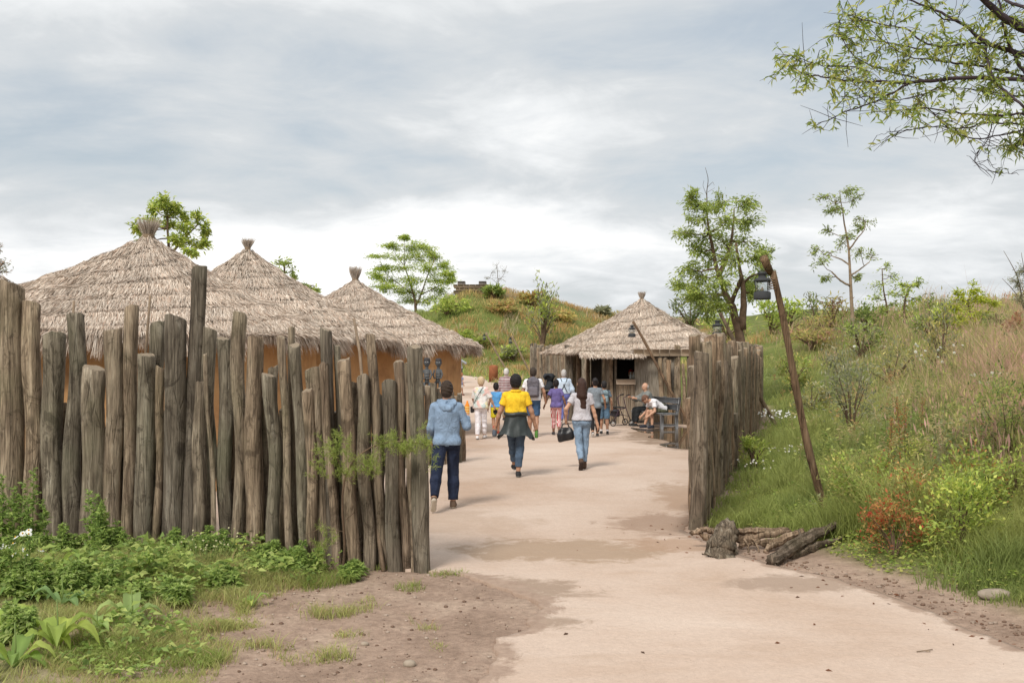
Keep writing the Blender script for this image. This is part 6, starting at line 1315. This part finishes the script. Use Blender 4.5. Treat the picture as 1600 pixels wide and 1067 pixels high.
P['purple'] = person('child in purple T-shirt and red and white striped leggings', gx(869, 27.2), 27.2, 1.50, sex='c', hs=1.06, legs=walk('L', .3, .05), arms={'L': (-.22, .05, -.46), 'R': (.17, -.02, -.50)}, skin=SKD, hair=((.015, .01, .01), 'short'), shirt=(cl('purple_tee', (.15, .12, .30)), .6, -.08, .02), pants=(cl('striped_leggings', (.5, .1, .1), 'stripes'), 1.7, .004), shoes=((.04, .04, .045), (.2, .2, .2)))
P['susp'] = person('grey haired man in pale blue shirt with crossed dark braces', gx(881, 31.5), 31.5, 1.72, legs=walk('R', .3, .05), arms={'L': (-.10, .1, -.48), 'R': (.16, .04, -.5)}, hair=((.50, .48, .46), 'short'), shirt=(cl('pale_blue_shirt', (.52, .62, .74)), 1.6, .03, .03, 'collar'), pants=(cl('violet_blue_trousers', (.14, .16, .42)), 1.92, .014), fat=1.15)
P['grey'] = person('woman in grey top and black leggings half hidden behind the long haired woman', gx(930, 26.6), 26.6, 1.55, sex='f', legs=walk('R', .3, .05), arms={'L': (-.08, .1, -.5), 'R': (.16, .10, -.46)}, skin=SKT, hair=((.02, .015, .015), 'bun'), shirt=(cl('dull_grey_top', (.20, .23, .26)), .5, -.10, .02), pants=(cl('black_leggings', (.018, .018, .02)), 1.85, .004), shoes=((.04, .04, .04), (.65, .65, .65)))
P['boy2'] = person('boy in blue grey T-shirt and denim shorts wearing a small patterned backpack', gx(944, 27.6), 27.6, 1.44, sex='c', hs=1.10, legs={'L': (-.08, .12, .085, 0), 'R': (.10, -.10, .085, .1)}, arms={'L': (-.14, .08, -.5), 'R': (.12, .05, -.5)}, skin=SKT, hair=((.018, .015, .015), 'short'), shirt=(cl('blue_grey_tee', (.12, .16, .20)), .6, -.06, .024), pants=(cl('mid_denim_shorts', (.09, .16, .24), 'denim'), .95, .024), shoes=((.03, .03, .03), (.2, .2, .2)), socks=(.75, .72, .72))
P['farm'] = person('man in white T-shirt and pale shorts beside the hut corner, far up the path', gx(711, 50), 50.0, 1.76, legs=walk('R', .2, .02), hair=((.03, .02, .02), 'short'), shirt=(cl('far_white_tee', (.75, .74, .75)), .6, -.06, .03), pants=(cl('pale_shorts', (.48, .44, .38)), .95, .03), skin=SKT, h=.022)
P['farc'] = person('small child with ginger hair in a blue patterned outfit, far up the path', gx(721, 49.5), 49.5, 1.08, rz=R(-50), sex='c', hs=1.3, legs=walk('L', .5, .06), hair=((.50, .20, .09), 'short'), shirt=(cl('blue_pattern_top', (.20, .22, .32)), .5, -.14, .04), pants=(cl('white_socks_shorts', (.6, .6, .62)), .7, .03), shoes=((.25, .05, .04), (.1, .03, .03)), h=.022)
P['farw'] = person('person in grey top with a straw hat, farthest up the path', gx(718, 59), 59.0, 1.66, rz=R(20), sex='f', legs=walk('L', .3, .02), arms={'R': (.22, .15, -.2), 'L': (-.2, .15, -.25)}, hair=((.3, .2, .1), 'short'), shirt=(cl('far_grey_top', (.33, .35, .38)), 1.2, -.05, .03), pants=(cl('far_jeans', (.04, .06, .10)), 1.9, .014), h=.024)
# seated, both on the bench facing left
seat = (4.25, 30.42)
def sit(label, dy, lean, hlean, arms, **kw):
    a = R(20); x = seat[0]-math.sin(a)*dy-.0; y = seat[1]+math.cos(a)*dy
    return person(label, x+.02, y, kw.pop('H', 1.75), rz=R(110), pel=(0, -.05, .545), lean=lean, hlean=hlean, arms=arms, z=.016, group='people seated on the bench', **kw)
P['lean'] = sit('man in white T-shirt bent forward on the bench, forearms on his knees', -.35, 1.02, 1.25, {'L': (-.02, .22, -.42), 'R': (.04, .22, -.42), 'Lh': (-.5, -.6, -.6), 'Rh': (.5, -.6, -.6)}, legs={'L': (-.15, .38, .085, 0), 'R': (.13, .48, .085, 0)}, hair=((.16, .08, .05), 'short'), shirt=(cl('seated_white_tee', (.78, .77, .80)), .6, -.03, .024), pants=(cl('olive_shorts', (.10, .10, .065)), .95, .02), shoes=((.03, .035, .05), (.03, .03, .04)))
P['old'] = sit('old man in grey jacket seated on the bench, hands on a rollator', .52, .22, .05, {'L': (-.04, .46, -.12), 'R': (-.02, .46, -.10), 'Lh': (-.5, -.2, -1), 'Rh': (.5, -.2, -1), 'Lc': 1.2, 'Rc': 1.2}, legs={'L': (-.12, .46, .085, 0), 'R': (.12, .40, .085, 0)}, hair=((.55, .52, .48), None), shirt=(cl('grey_jacket', (.20, .21, .20)), 1.85, -.05, .035, 'collar'), pants=(cl('black_trousers', (.02, .022, .024)), 1.9, .02), fat=1.1)
P['staff'] = person('person with red cap standing inside the dark kiosk hatch', gx(986, 33.3), 33.3, 1.72, rz=R(170), sex='f', hair=((.45, .04, .03), 'short'), shirt=(cl('dark_uniform', (.03, .03, .035)), .6, -.05, .02), pants=(cl('dark_uniform_trousers', (.02, .02, .02)), 1.9, .012), group='visitors walking up the path', z=.0)
del P['staff'][0]['group']; 

# ---------------------------------------------------------------- things people carry
def near_obj(name, label, cat, prims, mat, h=.01, s=1.0, base=None, k=.02, wr=.003, rz=0, col=None, part='body_shell', cut=None):
    base = np.array(base); o = thing(name, label, cat, base, rz=rz); V, Q = solid(prims, h, k, cut, wr, 5); mb = MB(); mb.add(V*s, Q, col); mb.build(part, mat, o, smooth=True); return o
# orange bottle in the right hand of the man in the hoodie
o_, J, s, WJ, wf = P['hood']; hp = wf(J['wrR']+J['hdR']*.07)
ob_ = thing('spray_bottle', 'orange striped bottle in the raised hand of the man in the blue hoodie', 'bottle', hp+np.array([0, 0, -.01])); mb = MB(); mb.lathe([(0, 0), (.028, .0), (.032, .02), (.032, .13), (.02, .16), (.012, .18), (.012, .20), (0, .20)], seg=14, col=(.85, .27, .03))
mb.build('bottle', M['attr'], ob_, smooth=True); mb = MB()
for q in range(3): mb.lathe([(.0325, .03+q*.035), (.0345, .035+q*.035), (.0345, .045+q*.035), (.0325, .05+q*.035)], seg=14, col=(.90, .62, .20))
mb.build('band', M['attr'], ob_)
# jacket round the waist
o_, J, s, WJ, wf = P['yel']; m_leather = m_plain('dark_jacket', (.022, .030, .030), .42, .3, 12, .3, spec=.5)
mb = MB(); na, nv = 41, 16; a = np.linspace(R(-150), R(150), na)   # around the back, 0 = straight back
V = []
for j in range(nv):
    v = j/(nv-1); r = .172+.035*v+.10*v*v*np.abs(np.sin(a)); r = r*(1+.05*v*np.sin(a*9)+.02*np.sin(a*5+v*9)); low = .23+.12*np.exp(-((np.abs(a)-1.75)/.42)**2)+.16*np.exp(-((a-(1.0))/.20)**2)*.6+.05*np.exp(-(a/.6)**2)
    V.append(np.stack([np.sin(a)*r*1.02, -np.cos(a)*r*(.72+.14*v), 1.065-v*(low+.10)+.008*np.sin(a*7)+0*a], 1))
V = np.array(V); full = np.concatenate([V, V*np.array([.94, .94, 1])]) ; full = full.reshape(2, nv*na, 3)
I = (np.arange(nv-1)[:, None]*na+np.arange(na-1)[None]); Q = np.stack([I, I+na, I+na+1, I+1], -1).reshape(-1, 4); mb.add(full[0]*s, Q); mb.add(full[1]*s, Q[:, ::-1])
mb.tube(np.array([(math.sin(q)*.178, -math.cos(q)*.128, 1.06+.01*math.sin(q*3)) for q in np.linspace(0, 6.283, 25)])*s, .034*s, 8, cap=False, jit=.12)
mb.tube(np.array([(.0, .14, 1.05), (.05, .17, .92), (.07, .15, .76)])*s, [.035, .04, .03], 8); mb.tube(np.array([(-.02, .14, 1.05), (-.06, .17, .93), (-.09, .15, .78)])*s, [.035, .04, .03], 8)
mb.build('tied_jacket', m_leather, o_, smooth=True)
hl_ = wf(J['wrL']+J['hdL']*.10); o = thing('small_flask', 'small dark and red flask in the left hand of the man in yellow', 'flask', hl_+np.array([-.0, .0, -.10])); mb = MB(); mb.lathe([(0, 0), (.035, 0), (.04, .03), (.038, .10), (.02, .13), (.02, .15), (0, .15)], seg=12, col=(.10, .12, .15)); mb.build('flask_body', M['attr'], o, smooth=True); mb = MB(); mb.lathe([(0, .145), (.024, .145), (.024, .18), (0, .18)], seg=12, col=(.5, .05, .04)); mb.build('cap', M['attr'], o)
hr_ = wf(J['wrR']+J['hdR']*.10); o = thing('green_bottle', 'green drink bottle in the right hand of the man in yellow', 'bottle', hr_+np.array([0, 0, -.13])); mb = MB(); mb.lathe([(0, 0), (.028, 0), (.030, .02), (.028, .11), (.012, .15), (.012, .17), (0, .17)], seg=12, col=(.10, .24, .05)); mb.build('bottle', M['attr'], o, smooth=True)
# handbag
o_, J, s, WJ, wf = P['girl']; hp = wf(J['wrL']+J['hdL']*.08); m_bag = m_plain('black_leather', (.014, .014, .016), .4, .3, 14, .2, spec=.5)
o = near_obj('handbag', 'large black leather bag carried by the long haired woman', 'bag', [bx((-.06, 0, -.23), (.155, .065, .085), .05), bx((-.03, 0, -.15), (.115, .05, .08), .045)], m_bag, base=hp, rz=R(6), k=.06, wr=.008)
o.rotation_euler = (0, R(-14), R(6))
for yy in (-.04, .04):
    mb = MB(); mb.tube([(-.12, yy, -.10), (-.07, yy*.6, -.01), (.0, 0, .015), (.03, yy*.6, -.03), (.04, yy, -.10)], .009, 6, cap=False); mb.build('handle', m_bag, o, smooth=True)
def backpack(pk, label, sc, col, pat=None):
    o_, J, s, WJ, wf = P[pk]; s_ = s; b = wf((0, -.16, 0)); o = thing('backpack', label, 'backpack', (b[0], b[1], b[2]), rz=o_.rotation_euler[2]); c = np.array(col); mt_ = mat_cloth(label.split()[0]+'_pack_cloth', col, var=.35)
    z0 = 1.21; V, Q = solid([bx((0, -.02, z0), (.15*sc, .10*sc, .23*sc), .06), el((0, -.02, z0+.18*sc), (.13*sc, .09*sc, .10*sc))], .012, .04, wr=.004, seed=8); mb = MB(); mb.add(V*s_, Q); mb.build('pack_body', mt_, o, smooth=True)
    V, Q = solid([bx((0, -.12*sc, z0-.08*sc), (.11*sc, .04, .11*sc), .03)], .012, .03, wr=.003, seed=9); mb = MB(); mb.add(V*s_, Q, (c*1.2)); mb.build('front_pocket', M['attr'], o, smooth=True)
    for sd in (-1, 1):
        mb = MB(); mb.tube(np.array([(sd*.10, .03, z0+.20*sc), (sd*.115, .12, z0+.25), (sd*.12, .26, z0+.16), (sd*.13, .30, z0), (sd*.15, .24, z0-.13), (sd*.13, .06, z0-.18*sc)])*s_, .018, 6, col=(.03, .03, .03), sq=.5); mb.build('strap', M['attr'], o)
    mb = MB(); mb.tube(np.array([(-.03, -.02, z0+.26*sc), (0, -.03, z0+.30*sc), (.03, -.02, z0+.26*sc)])*s_, .009, 6, col=(.02, .02, .02)); mb.tube(np.array([(-.12*sc, -.10, z0+.09*sc), (0, -.125, z0+.13*sc), (.12*sc, -.10, z0+.09*sc)])*s_, .006, 5, col=(.02, .02, .02)); mb.build('zip_pull', M['attr'], o)
backpack('pack', 'grey backpack on the back of the man in the white T-shirt', 1.0, (.14, .13, .15)); backpack('boy2', 'small blue grey patterned backpack on the boy by the kiosk', .85, (.20, .27, .30))
# braces, crossbody strap and bag, hat, cap
o_, J, s, WJ, wf = P['susp']; mb = MB()
for sd in (-1, 1): mb.tube(np.array([(sd*.10, -.02, 1.455), (sd*.085, -.13, 1.40), (0, -.165, 1.22), (-sd*.10, -.145, 1.02)])*s, .013*s, 6, sq=.5)
mb.build('braces', M['blackmetal'], o_, smooth=True)
o_, J, s, WJ, wf = P['lady']; mb = MB(); mb.tube(np.array([(.09, .06, 1.43), (.07, -.06, 1.43), (.0, -.145, 1.28), (-.10, -.145, 1.10), (-.20, -.06, .93), (-.22, -.02, .88)])*s, .009*s, 6); o2 = thing('shoulder_bag', 'small dark bag with long strap across the blonde woman in the floral blouse', 'bag', wf((0, 0, 0)), rz=o_.rotation_euler[2]); mb.build('strap', M['blackmetal'], o2)
V, Q = solid([bx((-.235, .0, .82), (.045, .08, .09), .03)], .012, .02); mb = MB(); mb.add(V*s, Q); mb.build('bag_body', m_bag, o2, smooth=True)
hp = wf(J['wrR']+J['hdR']*.08); o2 = thing('camera', 'small black camera with strap hanging from the hand of the blonde woman', 'camera', hp+np.array([0, 0, -.10])); mb = MB(); mb.box((0, 0, .03), (.11, .06, .08), bev=.012, col=(.02, .02, .02)); mb.lathe([(.0, 0), (.03, 0), (.032, .05), (0, .05)], (0, .0, -.04), 12, col=(.03, .03, .035)); mb.build('camera_body', M['attr'], o2); mb = MB(); mb.tube([(-.05, 0, .06), (-.02, 0, .11), (.05, 0, .06), (.07, 0, -.12), (.10, 0, -.30)], .006, 5, col=(.02, .02, .02)); mb.build('strap', M['attr'], o2)
o_, J, s, WJ, wf = P['farw']; hd_ = J['head']; mb = MB(); mb.lathe([(.0, .13), (.07, .125), (.085, .06), (.09, .045), (.17, .03), (.17, .022), (.08, .03)], tuple(hd_), 18, col=(.62, .50, .26)); ob2 = mb.build('hat', M['attr'], o_); 
for v in ob2.data.vertices: v.co *= s
o_, J, s, WJ, wf = P['old']; hd_ = J['head']; V, Q = solid([el(hd_+np.array([0, -.03, -.01]), (.080, .085, .085))], .011, cut=lambda p: np.maximum((p[..., 1]-hd_[1]-.0), (p[..., 2]-hd_[2]-.045))); mb = MB(); mb.add(V*s, Q, (.55, .53, .50)); mb.build('hair', M['hair'], o_, smooth=True)
# rollator in front of the old man
wl = thing('rollator', 'four wheeled walking frame in front of the old man on the bench', 'walker', (gx(967, 31.0), 31.0, .016), rz=R(105)); g = (.06, .035, .05)
def part(nm, f, sm_=False, root=wl, mat='attr'):
    mb = MB(); f(mb); return mb.build(nm, M[mat], root, smooth=sm_)
for sx in (-.26, .26):
    part('side_frame', lambda m: (m.tube([(sx, -.30, .10), (sx, -.12, .55), (sx, -.05, .85), (sx, -.18, .93)], .014, 8, col=g), m.tube([(sx, .28, .10), (sx, .10, .50), (sx, -.12, .55)], .014, 8, col=g), m.tube([(sx, .16, .38), (sx, -.22, .30)], .010, 6, col=g)))
    part('grip', lambda m: m.tube([(sx, -.14, .92), (sx, -.26, .94)], .02, 8, col=(.02, .02, .02)))
    for yy in (-.30, .28):
        w = part('wheel', lambda m: (m.tube([(sx+.0, yy+math.cos(a)*.085, .10+math.sin(a)*.085) for a in np.linspace(0, 6.283, 19)], .015, 6, col=(.03, .03, .03), cap=False), m.tube([(sx-.02, yy, .10), (sx+.02, yy, .10)], .03, 8, col=(.45, .45, .45)), *[m.tube([(sx, yy, .10), (sx, yy+math.cos(a)*.08, .10+math.sin(a)*.08)], .006, 4, col=(.4, .4, .4)) for a in np.linspace(0, 6.283, 7)[:-1]]))
part('seat', lambda m: m.box((0, .02, .56), (.48, .26, .03), bev=.01, col=(.03, .03, .03))); part('cross_bar', lambda m: (m.tube([(-.26, .10, .50), (.26, .10, .50)], .012, 6, col=g), m.tube([(-.26, .05, .36), (.26, .20, .30)], .010, 6, col=g)))
part('shopping_net', lambda m: m.box((0, .12, .38), (.40, .18, .20), bev=.03, col=(.05, .05, .06)))
# stroller
sx0, sy0 = gx(857, 47.5), 47.5; sz0 = tz(sx0, sy0)+.014; stl = thing('baby_stroller', 'black baby stroller parked by the dark palisade', 'stroller', (sx0, sy0, sz0), rz=R(160)); bl = (.018, .02, .022)
for sx in (-.24, .24):
    part('side_frame', lambda m: m.tube([(sx, -.42, 1.02), (sx, -.25, .80), (sx, .15, .30), (sx, .35, .12)], .014, 6, col=bl), root=stl); part('rear_leg', lambda m: m.tube([(sx, -.08, .58), (sx, -.35, .12)], .013, 6, col=bl), root=stl)
    for yy in (-.36, .36): part('wheel', lambda m: m.tube([(sx, yy+math.cos(a)*.10, .125+math.sin(a)*.10) for a in np.linspace(0, 6.283, 15)], .022, 6, col=(.03, .03, .03), cap=False), root=stl)
V, Q = solid([bx((0, .0, .50), (.21, .26, .10), .06), rc((0, -.14, .52), (0, -.26, .86), .19, .16, .5), rc((-.12, -.06, 1.0), (.12, -.06, 1.0), .16, .16)], .02, .05, cut=lambda p: -evalp(p, [el((0, .16, .86), (.19, .26, .22))], .01)); mb = MB(); mb.add(V, Q, (.022, .026, .032)); mb.build('seat_and_hood', M['attr'], stl, smooth=True)
part('push_bar', lambda m: m.tube([(-.24, -.42, 1.02), (0, -.45, 1.05), (.24, -.42, 1.02)], .018, 8, col=bl), root=stl); part('basket', lambda m: m.box((0, -.05, .26), (.40, .45, .14), bev=.03, col=bl), root=stl)
